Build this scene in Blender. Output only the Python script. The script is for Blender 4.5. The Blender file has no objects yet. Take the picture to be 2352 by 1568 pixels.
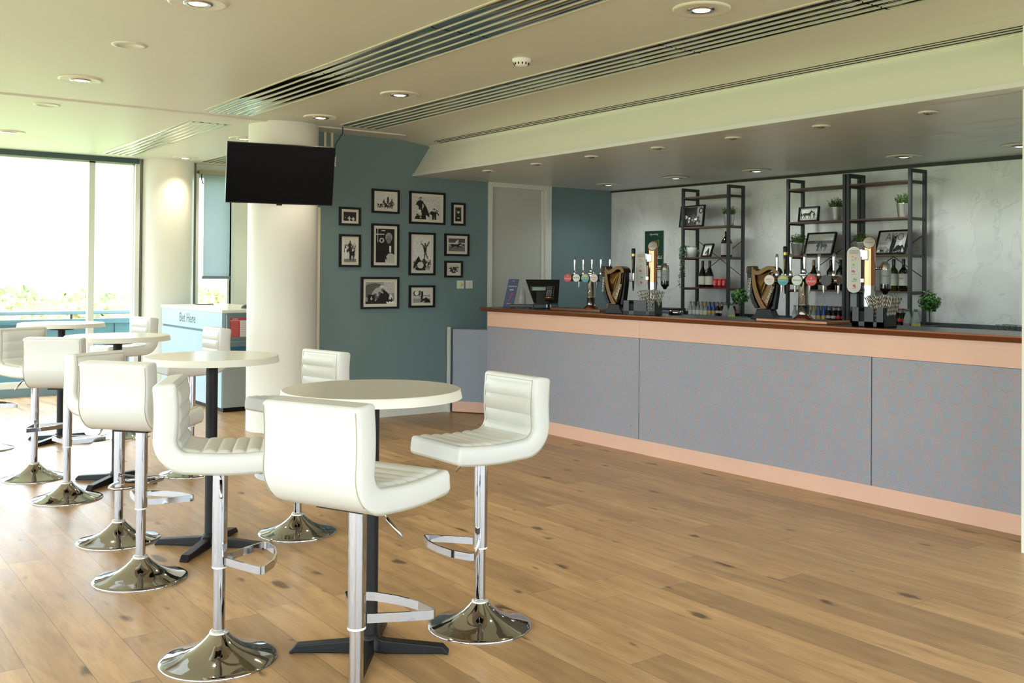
import bpy, math, random
from mathutils import Vector, Matrix
random.seed(7)
SC = bpy.context.scene
COL = SC.collection
pi = math.pi
rad = math.radians

# ---------------------------------------------------------------- camera
def make_camera():
    f, cx, cy, yaw, pit, rol = 2295.666, 1230.988, 610.181, 0.646356, 0.0091419, 0.00762454
    fw = Vector((math.sin(yaw)*math.cos(pit), math.cos(yaw)*math.cos(pit), math.sin(pit)))
    r = Vector((math.cos(yaw), -math.sin(yaw), 0)); u = r.cross(fw)
    r2 = math.cos(rol)*r + math.sin(rol)*u; u2 = -math.sin(rol)*r + math.cos(rol)*u
    cd = bpy.data.cameras.new('camera'); co = bpy.data.objects.new('camera', cd); COL.objects.link(co)
    cd.sensor_width = 36; cd.lens = f*36/2352
    cd.shift_x = (1176-cx)/2352; cd.shift_y = (cy-784)/2352
    cd.clip_start = .05; cd.clip_end = 3000
    m = Matrix((r2, u2, -fw)).transposed().to_4x4(); m.translation = Vector((0, 0, 1.5))
    co.matrix_world = m
    SC.camera = co
make_camera()

# ---------------------------------------------------------------- world, sun, portals, exposure
EXPOSURE = 1.85
SKY = 2.75
SC.view_settings.view_transform = 'Standard'
SC.view_settings.look = 'None'
SC.view_settings.gamma = 1
SC.view_settings.use_curve_mapping = False
SC.view_settings.exposure = EXPOSURE
SC.cycles.max_bounces = 8
SC.cycles.diffuse_bounces = 4
SC.cycles.glossy_bounces = 4
SC.cycles.transmission_bounces = 4
SC.cycles.transparent_max_bounces = 12
SC.cycles.sample_clamp_indirect = 6
SC.cycles.caustics_reflective = False
SC.cycles.caustics_refractive = False
SC.cycles.use_adaptive_sampling = True
SC.cycles.adaptive_threshold = 0.02
SC.cycles.use_denoising = True

w = bpy.data.worlds.new('world'); SC.world = w; w.use_nodes = True
nt = w.node_tree; nt.nodes.clear()
def wn(t): return nt.nodes.new(t)
wo = wn('ShaderNodeOutputWorld'); bg = wn('ShaderNodeBackground'); tc = wn('ShaderNodeTexCoord')
sx = wn('ShaderNodeSeparateXYZ'); rp = wn('ShaderNodeValToRGB')
nt.links.new(tc.outputs['Generated'], sx.inputs[0]); mp = wn('ShaderNodeMapRange')
mp.inputs[1].default_value = -1; mp.inputs[2].default_value = 1
nt.links.new(sx.outputs['Z'], mp.inputs[0]); nt.links.new(mp.outputs[0], rp.inputs[0])
el = rp.color_ramp.elements
el[0].position = 0; el[0].color = (.28, .265, .22, 1)
el[1].position = 1; el[1].color = (.62, .78, 1, 1)
e = el.new(.485); e.color = (.33, .315, .26, 1)
e = el.new(.5); e.color = (.34, .39, .425, 1)
e = el.new(.55); e.color = (.50, .57, .62, 1)
e = el.new(.62); e.color = (1.0, 1.13, 1.24, 1)
nt.links.new(rp.outputs[0], bg.inputs[0]); bg.inputs[1].default_value = SKY
nt.links.new(bg.outputs[0], wo.inputs[0])

sd = bpy.data.lights.new('sun', 'SUN'); so = bpy.data.objects.new('sun', sd); COL.objects.link(so)
sd.energy = 1.5; sd.angle = rad(1); sd.color = (1, .93, .8)
so.rotation_euler = Vector((-.7, .3, -.65)).to_track_quat('-Z', 'Y').to_euler()

def portal(name, loc, rot, sx_, sy_):
    l = bpy.data.lights.new(name, 'AREA'); l.shape = 'RECTANGLE'; l.size = sx_; l.size_y = sy_
    l.cycles.is_portal = True
    o = bpy.data.objects.new(name, l); COL.objects.link(o); o.location = loc; o.rotation_euler = rot
XL = -4.6           # glazed left wall
portal('portal_left', (XL-.12, 5.0, 1.45), (0, -pi/2, 0), 2.8, 16.2)
portal('portal_end', (-.5, 13.42, 1.45), (-pi/2, 0, 0), 8.2, 2.8)
portal('portal_back', (1.7, -3.2, 1.45), (pi/2, 0, 0), 12.5, 2.8)

# ---------------------------------------------------------------- materials
def srgb(r, g, b):
    f = lambda c: (c/12.92 if c <= .04045 else ((c+.055)/1.055)**2.4)
    return (f(r/255), f(g/255), f(b/255), 1)
MATS = {}
def mat(name, col, rough=.5, metal=0, spec=.5, emit=0, bump=0, bscale=200, coat=0, alpha=1, vary=0, vscale=3):
    if name in MATS: return MATS[name]
    m = bpy.data.materials.new(name); m.use_nodes = True
    t = m.node_tree; b = t.nodes['Principled BSDF']
    if len(col) == 3: col = srgb(*col)
    b.inputs['Base Color'].default_value = col
    b.inputs['Roughness'].default_value = rough; b.inputs['Metallic'].default_value = metal
    b.inputs['Specular IOR Level'].default_value = spec
    b.inputs['Coat Weight'].default_value = coat
    if emit:
        b.inputs['Emission Color'].default_value = col; b.inputs['Emission Strength'].default_value = emit
    if alpha < 1: b.inputs['Alpha'].default_value = alpha
    if bump or vary:
        tcn = t.nodes.new('ShaderNodeTexCoord')
    if bump:
        n = t.nodes.new('ShaderNodeTexNoise'); n.inputs['Scale'].default_value = bscale; n.inputs['Detail'].default_value = 3
        bm = t.nodes.new('ShaderNodeBump'); bm.inputs['Strength'].default_value = bump; bm.inputs['Distance'].default_value = .002
        t.links.new(tcn.outputs['Object'], n.inputs['Vector']); t.links.new(n.outputs[0], bm.inputs['Height']); t.links.new(bm.outputs[0], b.inputs['Normal'])
    if vary:
        n = t.nodes.new('ShaderNodeTexNoise'); n.inputs['Scale'].default_value = vscale; n.inputs['Detail'].default_value = 4
        mr = t.nodes.new('ShaderNodeMapRange'); mr.inputs[1].default_value = .3; mr.inputs[2].default_value = .7
        mr.inputs[3].default_value = 1-vary; mr.inputs[4].default_value = 1+vary
        vm = t.nodes.new('ShaderNodeVectorMath'); vm.operation = 'SCALE'; vm.inputs[0].default_value = col[:3]
        t.links.new(tcn.outputs['Object'], n.inputs['Vector']); t.links.new(n.outputs[0], mr.inputs[0])
        t.links.new(mr.outputs[0], vm.inputs['Scale']); t.links.new(vm.outputs[0], b.inputs['Base Color'])
    MATS[name] = m
    return m

def glassmat(name, tint=(1, 1, 1), refl=.04, rough=0.0, fres=1.45):
    m = bpy.data.materials.new(name); m.use_nodes = True; t = m.node_tree; t.nodes.clear()
    o = t.nodes.new('ShaderNodeOutputMaterial'); tr = t.nodes.new('ShaderNodeBsdfTransparent'); gl = t.nodes.new('ShaderNodeBsdfGlossy')
    fr = t.nodes.new('ShaderNodeFresnel'); mx = t.nodes.new('ShaderNodeMixShader')
    fr.inputs['IOR'].default_value = fres; tr.inputs[0].default_value = (*tint, 1); gl.inputs['Roughness'].default_value = rough
    t.links.new(fr.outputs[0], mx.inputs[0]); t.links.new(tr.outputs[0], mx.inputs[1]); t.links.new(gl.outputs[0], mx.inputs[2]); t.links.new(mx.outputs[0], o.inputs[0])
    MATS[name] = m
    return m

def nodes_mat(name, rough=.5):
    m = bpy.data.materials.new(name); m.use_nodes = True; t = m.node_tree; b = t.nodes['Principled BSDF']
    b.inputs['Roughness'].default_value = rough
    MATS[name] = m
    N = lambda typ, **k: _nn(t, typ, k)
    return m, t, b, N
def _nn(t, typ, k):
    n = t.nodes.new(typ)
    for a, v in k.items():
        if a[0] == 'i' and a[1:].isdigit():
            n.inputs[int(a[1:])].default_value = v
        else: setattr(n, a, v)
    return n

def floor_material():
    m, t, b, N = nodes_mat('oak floor', .3); b.inputs['Specular IOR Level'].default_value = .2
    L = t.links.new
    tcn = N('ShaderNodeTexCoord'); s = N('ShaderNodeSeparateXYZ'); L(tcn.outputs['Object'], s.inputs[0])
    def M(op, a, bb=None, c=None):
        n = N('ShaderNodeMath', operation=op)
        for i, v in enumerate((a, bb, c)):
            if v is None: continue
            if hasattr(v, 'is_linked'): L(v, n.inputs[i])
            else: n.inputs[i].default_value = v
        return n.outputs[0]
    W, LN = .188, 1.9
    u = M('DIVIDE', s.outputs['X'], W); iu = M('FLOOR', u); fu = M('FRACT', u)
    wn1 = N('ShaderNodeTexWhiteNoise', noise_dimensions='1D'); L(iu, wn1.inputs['W'])
    v = M('ADD', M('DIVIDE', s.outputs['Y'], LN), M('MULTIPLY', wn1.outputs['Value'], 7.3)); iv = M('FLOOR', v); fv = M('FRACT', v)
    cb = N('ShaderNodeCombineXYZ'); L(iu, cb.inputs[0]); L(iv, cb.inputs[1])
    wn2 = N('ShaderNodeTexWhiteNoise', noise_dimensions='2D'); L(cb.outputs[0], wn2.inputs['Vector'])
    pr = wn2.outputs['Value']
    # grain coordinates, stretched along the plank and shifted per plank
    gc = N('ShaderNodeCombineXYZ'); L(M('ADD', M('MULTIPLY', s.outputs['X'], 6.5), M('MULTIPLY', pr, 37)), gc.inputs[0]); L(M('ADD', M('MULTIPLY', s.outputs['Y'], 1.3), M('MULTIPLY', pr, 91)), gc.inputs[1])
    g1 = N('ShaderNodeTexNoise'); g1.inputs['Scale'].default_value = 1.6; g1.inputs['Detail'].default_value = 4; g1.inputs['Distortion'].default_value = .6; L(gc.outputs[0], g1.inputs['Vector'])
    g2 = N('ShaderNodeTexWave', wave_type='BANDS', bands_direction='X'); g2.inputs['Scale'].default_value = .55; g2.inputs['Distortion'].default_value = 7; g2.inputs['Detail'].default_value = 2; g2.inputs['Detail Scale'].default_value = .7; L(gc.outputs[0], g2.inputs['Vector'])
    rp = N('ShaderNodeValToRGB'); L(g1.outputs[0], rp.inputs[0])
    e = rp.color_ramp.elements; e[0].position = .25; e[0].color = srgb(168, 132, 92); e[1].position = .72; e[1].color = srgb(196, 161, 117)
    x = e.new(.5); x.color = srgb(183, 147, 103)
    tone = N('ShaderNodeMapRange'); L(pr, tone.inputs[0]); tone.inputs[3].default_value = .80; tone.inputs[4].default_value = 1.14
    wv = N('ShaderNodeMapRange'); L(g2.outputs[0], wv.inputs[0]); wv.inputs[3].default_value = .93; wv.inputs[4].default_value = 1.02
    sc = M('MULTIPLY', tone.outputs[0], wv.outputs[0])
    # knots
    kc = N('ShaderNodeCombineXYZ'); L(M('MULTIPLY', s.outputs['X'], 3.0), kc.inputs[0]); L(M('ADD', M('MULTIPLY', s.outputs['Y'], 1.15), M('MULTIPLY', iu, .37)), kc.inputs[1])
    kn = N('ShaderNodeTexNoise'); kn.inputs['Scale'].default_value = 7; kn.inputs['Detail'].default_value = 3; L(kc.outputs[0], kn.inputs['Vector'])
    kv = N('ShaderNodeTexVoronoi', feature='F1', voronoi_dimensions='2D'); kv.inputs['Scale'].default_value = 1; kv.inputs['Randomness'].default_value = 1
    kd = N('ShaderNodeVectorMath', operation='ADD'); ks = N('ShaderNodeVectorMath', operation='SCALE'); L(kn.outputs['Color'], ks.inputs[0]); ks.inputs['Scale'].default_value = .16
    L(kc.outputs[0], kd.inputs[0]); L(ks.outputs[0], kd.inputs[1]); L(kd.outputs[0], kv.inputs['Vector'])
    sv = N('ShaderNodeSeparateColor'); L(kv.outputs['Color'], sv.inputs[0])
    size = M('MULTIPLY', M('POWER', sv.outputs[0], 2), .075)
    kf = N('ShaderNodeMapRange', interpolation_type='SMOOTHSTEP'); L(M('SUBTRACT', kv.outputs['Distance'], size), kf.inputs[0]); kf.inputs[1].default_value = -.02; kf.inputs[2].default_value = .05; kf.inputs[3].default_value = .3; kf.inputs[4].default_value = 1
    sc = M('MULTIPLY', sc, kf.outputs[0])
    # streaks
    st = N('ShaderNodeTexNoise'); st.inputs['Scale'].default_value = 2.3; st.inputs['Detail'].default_value = 2; L(gc.outputs[0], st.inputs['Vector'])
    sf = N('ShaderNodeMapRange'); L(st.outputs[0], sf.inputs[0]); sf.inputs[1].default_value = .27; sf.inputs[2].default_value = .38; sf.inputs[3].default_value = .8; sf.inputs[4].default_value = 1
    sc = M('MULTIPLY', sc, sf.outputs[0])
    # fine pores
    fc = N('ShaderNodeCombineXYZ'); L(M('MULTIPLY', s.outputs['X'], 60), fc.inputs[0]); L(M('ADD', M('MULTIPLY', s.outputs['Y'], 5), M('MULTIPLY', pr, 53)), fc.inputs[1])
    fn_ = N('ShaderNodeTexNoise'); fn_.inputs['Scale'].default_value = 1.5; fn_.inputs['Detail'].default_value = 2; L(fc.outputs[0], fn_.inputs['Vector'])
    ff = N('ShaderNodeMapRange'); L(fn_.outputs[0], ff.inputs[0]); ff.inputs[1].default_value = .25; ff.inputs[2].default_value = .6; ff.inputs[3].default_value = .88; ff.inputs[4].default_value = 1.02
    sc = M('MULTIPLY', sc, ff.outputs[0])
    # joints
    ju = M('MINIMUM', fu, M('SUBTRACT', 1, fu)); jv = M('MINIMUM', fv, M('SUBTRACT', 1, fv))
    jj = M('MINIMUM', M('MULTIPLY', ju, W), M('MULTIPLY', jv, LN))
    jf = N('ShaderNodeMapRange'); L(jj, jf.inputs[0]); jf.inputs[1].default_value = .0004; jf.inputs[2].default_value = .0020; jf.inputs[3].default_value = .45; jf.inputs[4].default_value = 1
    sc = M('MULTIPLY', sc, jf.outputs[0])
    vm = N('ShaderNodeVectorMath', operation='SCALE'); L(rp.outputs[0], vm.inputs[0]); L(sc, vm.inputs['Scale']); L(vm.outputs[0], b.inputs['Base Color'])
    rr = N('ShaderNodeMapRange'); L(g1.outputs[0], rr.inputs[0]); rr.inputs[3].default_value = .26; rr.inputs[4].default_value = .42; L(rr.outputs[0], b.inputs['Roughness'])
    bp = N('ShaderNodeBump'); bp.inputs['Strength'].default_value = .12; bp.inputs['Distance'].default_value = .002; L(sc, bp.inputs['Height']); L(bp.outputs[0], b.inputs['Normal'])
    return m

def marble_material():
    m, t, b, N = nodes_mat('marbled tile', .35)
    L = t.links.new
    tcn = N('ShaderNodeTexCoord'); mpn = N('ShaderNodeMapping'); L(tcn.outputs['Object'], mpn.inputs[0])
    n1 = N('ShaderNodeTexNoise'); n1.inputs['Scale'].default_value = 1.3; n1.inputs['Detail'].default_value = 5; n1.inputs['Distortion'].default_value = 1.2; L(mpn.outputs[0], n1.inputs['Vector'])
    rp = N('ShaderNodeValToRGB'); L(n1.outputs[0], rp.inputs[0]); e = rp.color_ramp.elements
    e[0].position = .3; e[0].color = srgb(226, 229, 226); e[1].position = .72; e[1].color = srgb(246, 247, 245)
    n2 = N('ShaderNodeTexNoise'); n2.inputs['Scale'].default_value = 1.7; n2.inputs['Detail'].default_value = 7; n2.inputs['Distortion'].default_value = 2; L(mpn.outputs[0], n2.inputs['Vector'])
    ab = N('ShaderNodeMath', operation='SUBTRACT'); L(n2.outputs[0], ab.inputs[0]); ab.inputs[1].default_value = .5
    a2 = N('ShaderNodeMath', operation='ABSOLUTE'); L(ab.outputs[0], a2.inputs[0])
    vr = N('ShaderNodeMapRange'); L(a2.outputs[0], vr.inputs[0]); vr.inputs[1].default_value = 0; vr.inputs[2].default_value = .012; vr.inputs[3].default_value = .86; vr.inputs[4].default_value = 1
    # trowel-like facets
    vo = N('ShaderNodeTexVoronoi', feature='F1'); vo.inputs['Scale'].default_value = 5; mp2 = N('ShaderNodeMapping'); mp2.inputs['Scale'].default_value = (1, 1, .5); mp2.inputs['Rotation'].default_value = (.3, 0, 0); L(tcn.outputs['Object'], mp2.inputs[0]); L(mp2.outputs[0], vo.inputs['Vector'])
    sv = N('ShaderNodeSeparateColor'); L(vo.outputs['Color'], sv.inputs[0]); fr = N('ShaderNodeMapRange'); L(sv.outputs[0], fr.inputs[0]); fr.inputs[3].default_value = .94; fr.inputs[4].default_value = 1.03
    # tile joints: 0.6 x 0.3 m
    s = N('ShaderNodeSeparateXYZ'); L(tcn.outputs['Object'], s.inputs[0])
    def j(o, w_):
        d = N('ShaderNodeMath', operation='DIVIDE'); L(o, d.inputs[0]); d.inputs[1].default_value = w_
        f = N('ShaderNodeMath', operation='PINGPONG'); L(d.outputs[0], f.inputs[0]); f.inputs[1].default_value = .5
        r = N('ShaderNodeMapRange'); L(f.outputs[0], r.inputs[0]); r.inputs[1].default_value = 0; r.inputs[2].default_value = .006; r.inputs[3].default_value = .93; r.inputs[4].default_value = 1
        return r.outputs[0]
    q = None
    for o in (j(s.outputs['Z'], .3), vr.outputs[0], fr.outputs[0]):
        if q is None: q = o; continue
        mm = N('ShaderNodeMath', operation='MULTIPLY'); L(q, mm.inputs[0]); L(o, mm.inputs[1]); q = mm.outputs[0]
    vm = N('ShaderNodeVectorMath', operation='SCALE'); L(rp.outputs[0], vm.inputs[0]); L(q, vm.inputs['Scale']); L(vm.outputs[0], b.inputs['Base Color'])
    return m

def stripe_material(name, c1, c2, scale, rough=.6, slant=.5):
    m, t, b, N = nodes_mat(name, rough); L = t.links.new
    tcn = N('ShaderNodeTexCoord'); s = N('ShaderNodeSeparateXYZ'); L(tcn.outputs['Object'], s.inputs[0])
    at = N('ShaderNodeMath', operation='ARCTAN2'); L(s.outputs['Y'], at.inputs[0]); L(s.outputs['X'], at.inputs[1])
    a = N('ShaderNodeMath', operation='MULTIPLY'); L(at.outputs[0], a.inputs[0]); a.inputs[1].default_value = slant/(2*pi)*2
    z = N('ShaderNodeMath', operation='MULTIPLY_ADD'); L(s.outputs['Z'], z.inputs[0]); z.inputs[1].default_value = scale; L(a.outputs[0], z.inputs[2])
    f = N('ShaderNodeMath', operation='FRACT'); L(z.outputs[0], f.inputs[0])
    g = N('ShaderNodeMath', operation='GREATER_THAN'); L(f.outputs[0], g.inputs[0]); g.inputs[1].default_value = .5
    mx = N('ShaderNodeMix', data_type='RGBA'); L(g.outputs[0], mx.inputs[0]); mx.inputs[6].default_value = srgb(*c1); mx.inputs[7].default_value = srgb(*c2); L(mx.outputs[2], b.inputs['Base Color'])
    return m

def hexline_material():
    # copper print lines that wear away in patches into the panel colour
    m, t, b, N = nodes_mat('copper hexagon print', .5); L = t.links.new
    tcn = N('ShaderNodeTexCoord')
    n = N('ShaderNodeTexNoise'); n.inputs['Scale'].default_value = .9; n.inputs['Detail'].default_value = 2; L(tcn.outputs['Object'], n.inputs['Vector'])
    n2 = N('ShaderNodeTexNoise'); n2.inputs['Scale'].default_value = 14; n2.inputs['Detail'].default_value = 2; L(tcn.outputs['Object'], n2.inputs['Vector'])
    s = N('ShaderNodeSeparateXYZ'); L(tcn.outputs['Object'], s.inputs[0])
    yy = N('ShaderNodeMapRange'); L(s.outputs['Y'], yy.inputs[0]); yy.inputs[1].default_value = 3; yy.inputs[2].default_value = 8.4; yy.inputs[3].default_value = .25; yy.inputs[4].default_value = -.22
    a = N('ShaderNodeMath', operation='ADD'); L(n.outputs[0], a.inputs[0]); L(yy.outputs[0], a.inputs[1])
    c = N('ShaderNodeMath', operation='MULTIPLY_ADD'); L(n2.outputs[0], c.inputs[0]); c.inputs[1].default_value = .5; L(a.outputs[0], c.inputs[2])
    r = N('ShaderNodeMapRange'); L(c.outputs[0], r.inputs[0]); r.inputs[1].default_value = .60; r.inputs[2].default_value = .95; r.inputs[3].default_value = .05; r.inputs[4].default_value = .9
    mx = N('ShaderNodeMix', data_type='RGBA'); L(r.outputs[0], mx.inputs[0]); mx.inputs[6].default_value = srgb(150, 160, 174); mx.inputs[7].default_value = srgb(228, 160, 126); L(mx.outputs[2], b.inputs['Base Color'])
    return m

def foliage_material(name, c1, c2, scale=8, rough=.6, trans=0):
    m, t, b, N = nodes_mat(name, rough); L = t.links.new
    tcn = N('ShaderNodeTexCoord'); n = N('ShaderNodeTexNoise'); n.inputs['Scale'].default_value = scale; n.inputs['Detail'].default_value = 6; L(tcn.outputs['Object'], n.inputs['Vector'])
    rp = N('ShaderNodeValToRGB'); L(n.outputs[0], rp.inputs[0]); e = rp.color_ramp.elements; e[0].position = .35; e[0].color = srgb(*c1); e[1].position = .65; e[1].color = srgb(*c2)
    L(rp.outputs[0], b.inputs['Base Color'])
    return m

LEATHER = mat('white leatherette', (217, 219, 214), .38, bump=.15, bscale=900)
STITCH = mat('cream stitching', (176, 170, 144), .7)
CHROME = mat('chrome', (184, 186, 190), .05, 1)
CHROME2 = mat('brushed chrome', (205, 205, 205), .2, 1)
PLASTICW = mat('white plastic ring', (235, 235, 230), .4)
BLACKP = mat('black powder coat', (12, 12, 13), .4, spec=.3, bump=.5, bscale=500)
TABLE = mat('white laminate', (222, 221, 210), .22)
TABLE_EDGE = mat('white edging', (226, 224, 210), .4)
CEIL = mat('cream ceiling paint', (221, 222, 211), .42, vary=.02, vscale=.8)
CEILG = mat('soffit paint', (222, 226, 224), .35, vary=.02, vscale=.8)
WALLC = mat('cream wall paint', (240, 242, 228), .45)
COLM = mat('column paint', (228, 229, 220), .38)
TEAL = mat('blue green wall paint', (113, 137, 140), .55, bump=.1, bscale=300)
WHITEP = mat('white gloss paint', (222, 226, 216), .35)
DOORM = mat('pale grey door', (196, 199, 190), .45)
BLACKF = mat('black frame', (12, 12, 13), .35)
MOUNT = mat('cream mount', (222, 220, 205), .7)
ALU = mat('anodised aluminium', (150, 156, 156), .3, .8)
WFRAME = mat('white window frame', (226, 230, 222), .35)
DARKTEAL = mat('dark blind cassette', (62, 84, 82), .5)
GLASS = glassmat('window glass', (.97, .99, .985))
FLOOR = floor_material()
MARBLE = marble_material()
PEACH = mat('copper pink laminate', (234, 192, 168), .38, vary=.02)
PANEL = mat('grey blue panel', (150, 160, 174), .42, vary=.02)
HEXL = hexline_material()
COUNTER = mat('dark counter top', (66, 60, 56), .3)
COPPERE = mat('copper edging', (128, 74, 36), .38, .35)
COPPER = mat('polished copper', (214, 142, 106), .16, 1)
SHELFB = mat('walnut shelf board', (92, 68, 54), .5)
SHELFM = mat('charcoal steel', (52, 53, 55), .45)
BLACK = mat('black plastic', (13, 13, 14), .4, spec=.3)
DKGREY = mat('dark grey plastic', (46, 48, 52), .35)
MIRROR = mat('mirrored louvre', (176, 180, 170), .07, 1)
LOUVREW = mat('white louvre edge', (214, 212, 190), .4)
GAP = mat('black gap', (8, 8, 8), .8)
LAMPON = mat('lit lamp', (255, 214, 150), .5, emit=7)
LAMPADDED = mat('added lamp glow', (235, 240, 235), .4, emit=.9)  # weak glow added to the rear soffit downlights
LAMPOFF = mat('unlit lamp', (205, 205, 200), .15, .6)

# ---------------------------------------------------------------- mesh helpers
class MB:
    def __init__(s): s.v = []; s.f = []; s.m = []; s.sm = []
    def add(s, vs, fs, mi=0, smooth=False, M=None):
        o = len(s.v)
        for p in vs:
            p = Vector(p)
            if M is not None: p = M @ p
            s.v.append(p)
        for f in fs: s.f.append([i+o for i in f]); s.m.append(mi); s.sm.append(smooth)
        return s
    def box(s, x0, x1, y0, y1, z0, z1, mi=0, M=None):
        vs = [(x, y, z) for z in (z0, z1) for y in (y0, y1) for x in (x0, x1)]
        return s.add(vs, [(0, 2, 3, 1), (4, 5, 7, 6), (0, 1, 5, 4), (2, 6, 7, 3), (0, 4, 6, 2), (1, 3, 7, 5)], mi, False, M)
    def lathe(s, prof, n=32, mi=0, M=None, smooth=True, caps=True, c=(0, 0)):
        vs = []; fs = []
        for r, z in prof:
            for k in range(n):
                a = 2*pi*k/n; vs.append((c[0]+r*math.cos(a), c[1]+r*math.sin(a), z))
        for i in range(len(prof)-1):
            for k in range(n):
                k2 = (k+1) % n; fs.append((i*n+k, i*n+k2, (i+1)*n+k2, (i+1)*n+k))
        s.add(vs, fs, mi, smooth, M)
        if caps:
            if prof[0][0] > 1e-5: s.add(vs[:n], [tuple(range(n))[::-1]], mi, False, M)
            if prof[-1][0] > 1e-5: s.add(vs[-n:], [tuple(range(n))], mi, False, M)
        return s
    def cyl(s, c, r, z0, z1, n=24, mi=0, M=None, r2=None):
        return s.lathe([(r, z0), (r if r2 is None else r2, z1)], n, mi, M, True, True, c)
    def tube(s, pts, r, n=8, mi=0, closed=False, M=None, rs=None, flat=None):
        pts = [Vector(p) for p in pts]; N_ = len(pts); vs = []; fs = []
        up = None
        for i, p in enumerate(pts):
            if closed: d = pts[(i+1) % N_]-pts[i-1]
            else: d = pts[min(i+1, N_-1)]-pts[max(i-1, 0)]
            d.normalize()
            if up is None:
                up = Vector((0, 0, 1)) if abs(d.z) < .9 else Vector((1, 0, 0))
            side = d.cross(up).normalized(); u2 = side.cross(d).normalized(); up = u2
            rr = rs[i] if rs else r
            for k in range(n):
                a = 2*pi*(k+.5)/n
                ca, sa = math.cos(a), math.sin(a)
                if flat:  # rectangular band: flat=(half thickness, half height)
                    ca, sa = (1 if ca > 0 else -1)*flat[0], (1 if sa > 0 else -1)*flat[1]
                    vs.append(p+side*ca+u2*sa)
                else: vs.append(p+side*ca*rr+u2*sa*rr)
        M2 = N_ if closed else N_-1
        for i in range(M2):
            j = (i+1) % N_
            for k in range(n):
                k2 = (k+1) % n; fs.append((i*n+k, i*n+k2, j*n+k2, j*n+k))
        if not closed:
            fs.append(tuple(range(n))[::-1]); fs.append(tuple(range((N_-1)*n, N_*n)))
        return s.add(vs, fs, mi, not flat, M)
    def prism(s, poly, a0, a1, axis='y', mi=0, M=None):
        # poly: 2D points; extruded along axis. axis y: (x,z); x: (y,z); z: (x,y)
        f = {'y': lambda p, a: (p[0], a, p[1]), 'x': lambda p, a: (a, p[0], p[1]), 'z': lambda p, a: (p[0], p[1], a)}[axis]
        n = len(poly); vs = [f(p, a0) for p in poly]+[f(p, a1) for p in poly]
        ar = sum(poly[i][0]*poly[(i+1) % n][1]-poly[(i+1) % n][0]*poly[i][1] for i in range(n))
        fs = [tuple(range(n)), tuple(range(n, 2*n))[::-1]]+[(i, i+n, (i+1) % n+n, (i+1) % n) for i in range(n)]
        flip = (ar > 0) != (axis == 'y')
        if a1 < a0: flip = not flip
        if flip: fs = [f_[::-1] for f_ in fs]
        return s.add(vs, fs, mi, False, M)
    def sphere(s, c, r, n=16, m=10, mi=0, M=None, sz=1, z0=-1, z1=1):
        prof = []
        for i in range(m+1):
            t = math.asin(z0)+(math.asin(z1)-math.asin(z0))*i/m
            prof.append((max(r*math.cos(t), 1e-4), c[2]+r*sz*math.sin(t)))
        return s.lathe(prof, n, mi, M, True, False, (c[0], c[1]))
    def build(s, name, mats, parent=None, loc=None, bevel=0, seg=2):
        me = bpy.data.meshes.new(name); me.from_pydata([tuple(v) for v in s.v], [], s.f)
        if not isinstance(mats, (list, tuple)): mats = [mats]
        for m in mats: me.materials.append(m)
        me.polygons.foreach_set('material_index', s.m); me.polygons.foreach_set('use_smooth', s.sm)
        me.update()
        o = bpy.data.objects.new(name, me); COL.objects.link(o)
        if parent: o.parent = parent
        if loc is not None: o.location = loc
        if bevel:
            b = o.modifiers.new('bevel', 'BEVEL'); b.width = bevel; b.segments = seg; b.limit_method = 'ANGLE'; b.angle_limit = rad(40)
            try: b.harden_normals = False
            except Exception: pass
        return o

def T(x=0, y=0, z=0): return Matrix.Translation((x, y, z))
def RX(a): return Matrix.Rotation(a, 4, 'X')
def RY(a): return Matrix.Rotation(a, 4, 'Y')
def RZ(a): return Matrix.Rotation(a, 4, 'Z')

def thing(name, label, cat, loc=(0, 0, 0), rz=0, group=None):
    o = bpy.data.objects.new(name, None); COL.objects.link(o); o.empty_display_size = .1
    o.location = loc; o.rotation_euler = (0, 0, rz); tag(o, label, cat, group); return o
def tag(o, label=None, cat=None, group=None, kind=None):
    if label: o['label'] = label
    if cat: o['category'] = cat
    if group: o['group'] = group
    if kind: o['kind'] = kind
    return o
def struct(o): o['kind'] = 'structure'; return o
KIDS = {}
def dup(root, loc, rz=None, label=None, group=None):
    r = root.copy(); COL.objects.link(r); r.location = loc
    if rz is not None: r.rotation_euler = (0, 0, rz)
    if label: r['label'] = label
    if group: r['group'] = group
    for ch in list(root.children):
        c = ch.copy(); COL.objects.link(c); c.parent = r
        for g in ch.children:
            d = g.copy(); COL.objects.link(d); d.parent = c
    return r
def text(s, size, m, parent, M, name='lettering', ext=.0004, width=None):
    cu = bpy.data.curves.new('t', 'FONT'); cu.body = s; cu.size = size; cu.align_x = 'CENTER'; cu.align_y = 'CENTER'; cu.extrude = ext; cu.resolution_u = 2
    to = bpy.data.objects.new('t', cu); COL.objects.link(to)
    bpy.context.view_layer.update()
    me = bpy.data.meshes.new_from_object(to.evaluated_get(bpy.context.evaluated_depsgraph_get()))
    bpy.data.objects.remove(to); bpy.data.curves.remove(cu)
    me.transform(M); me.materials.clear(); me.materials.append(m)
    o = bpy.data.objects.new(name, me); COL.objects.link(o)
    if parent: o.parent = parent
    return o
# text planes: text lies in XY facing +Z. FACE(-y): rotate X +90 ; FACE(-x): then Z -90
FACE_MY = RX(pi/2)
FACE_MX = RZ(-pi/2) @ RX(pi/2)

# ================================================================ SETTING
GY = 9.31      # gallery wall
WY = 13.2      # window wall
CH = 2.93      # ceiling
BX = 5.795     # bar front
MX = 8.19      # marble wall
struct(MB().box(XL-.2, 9.2, -3, WY+.1, -.15, 0).build('floor', FLOOR))

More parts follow.
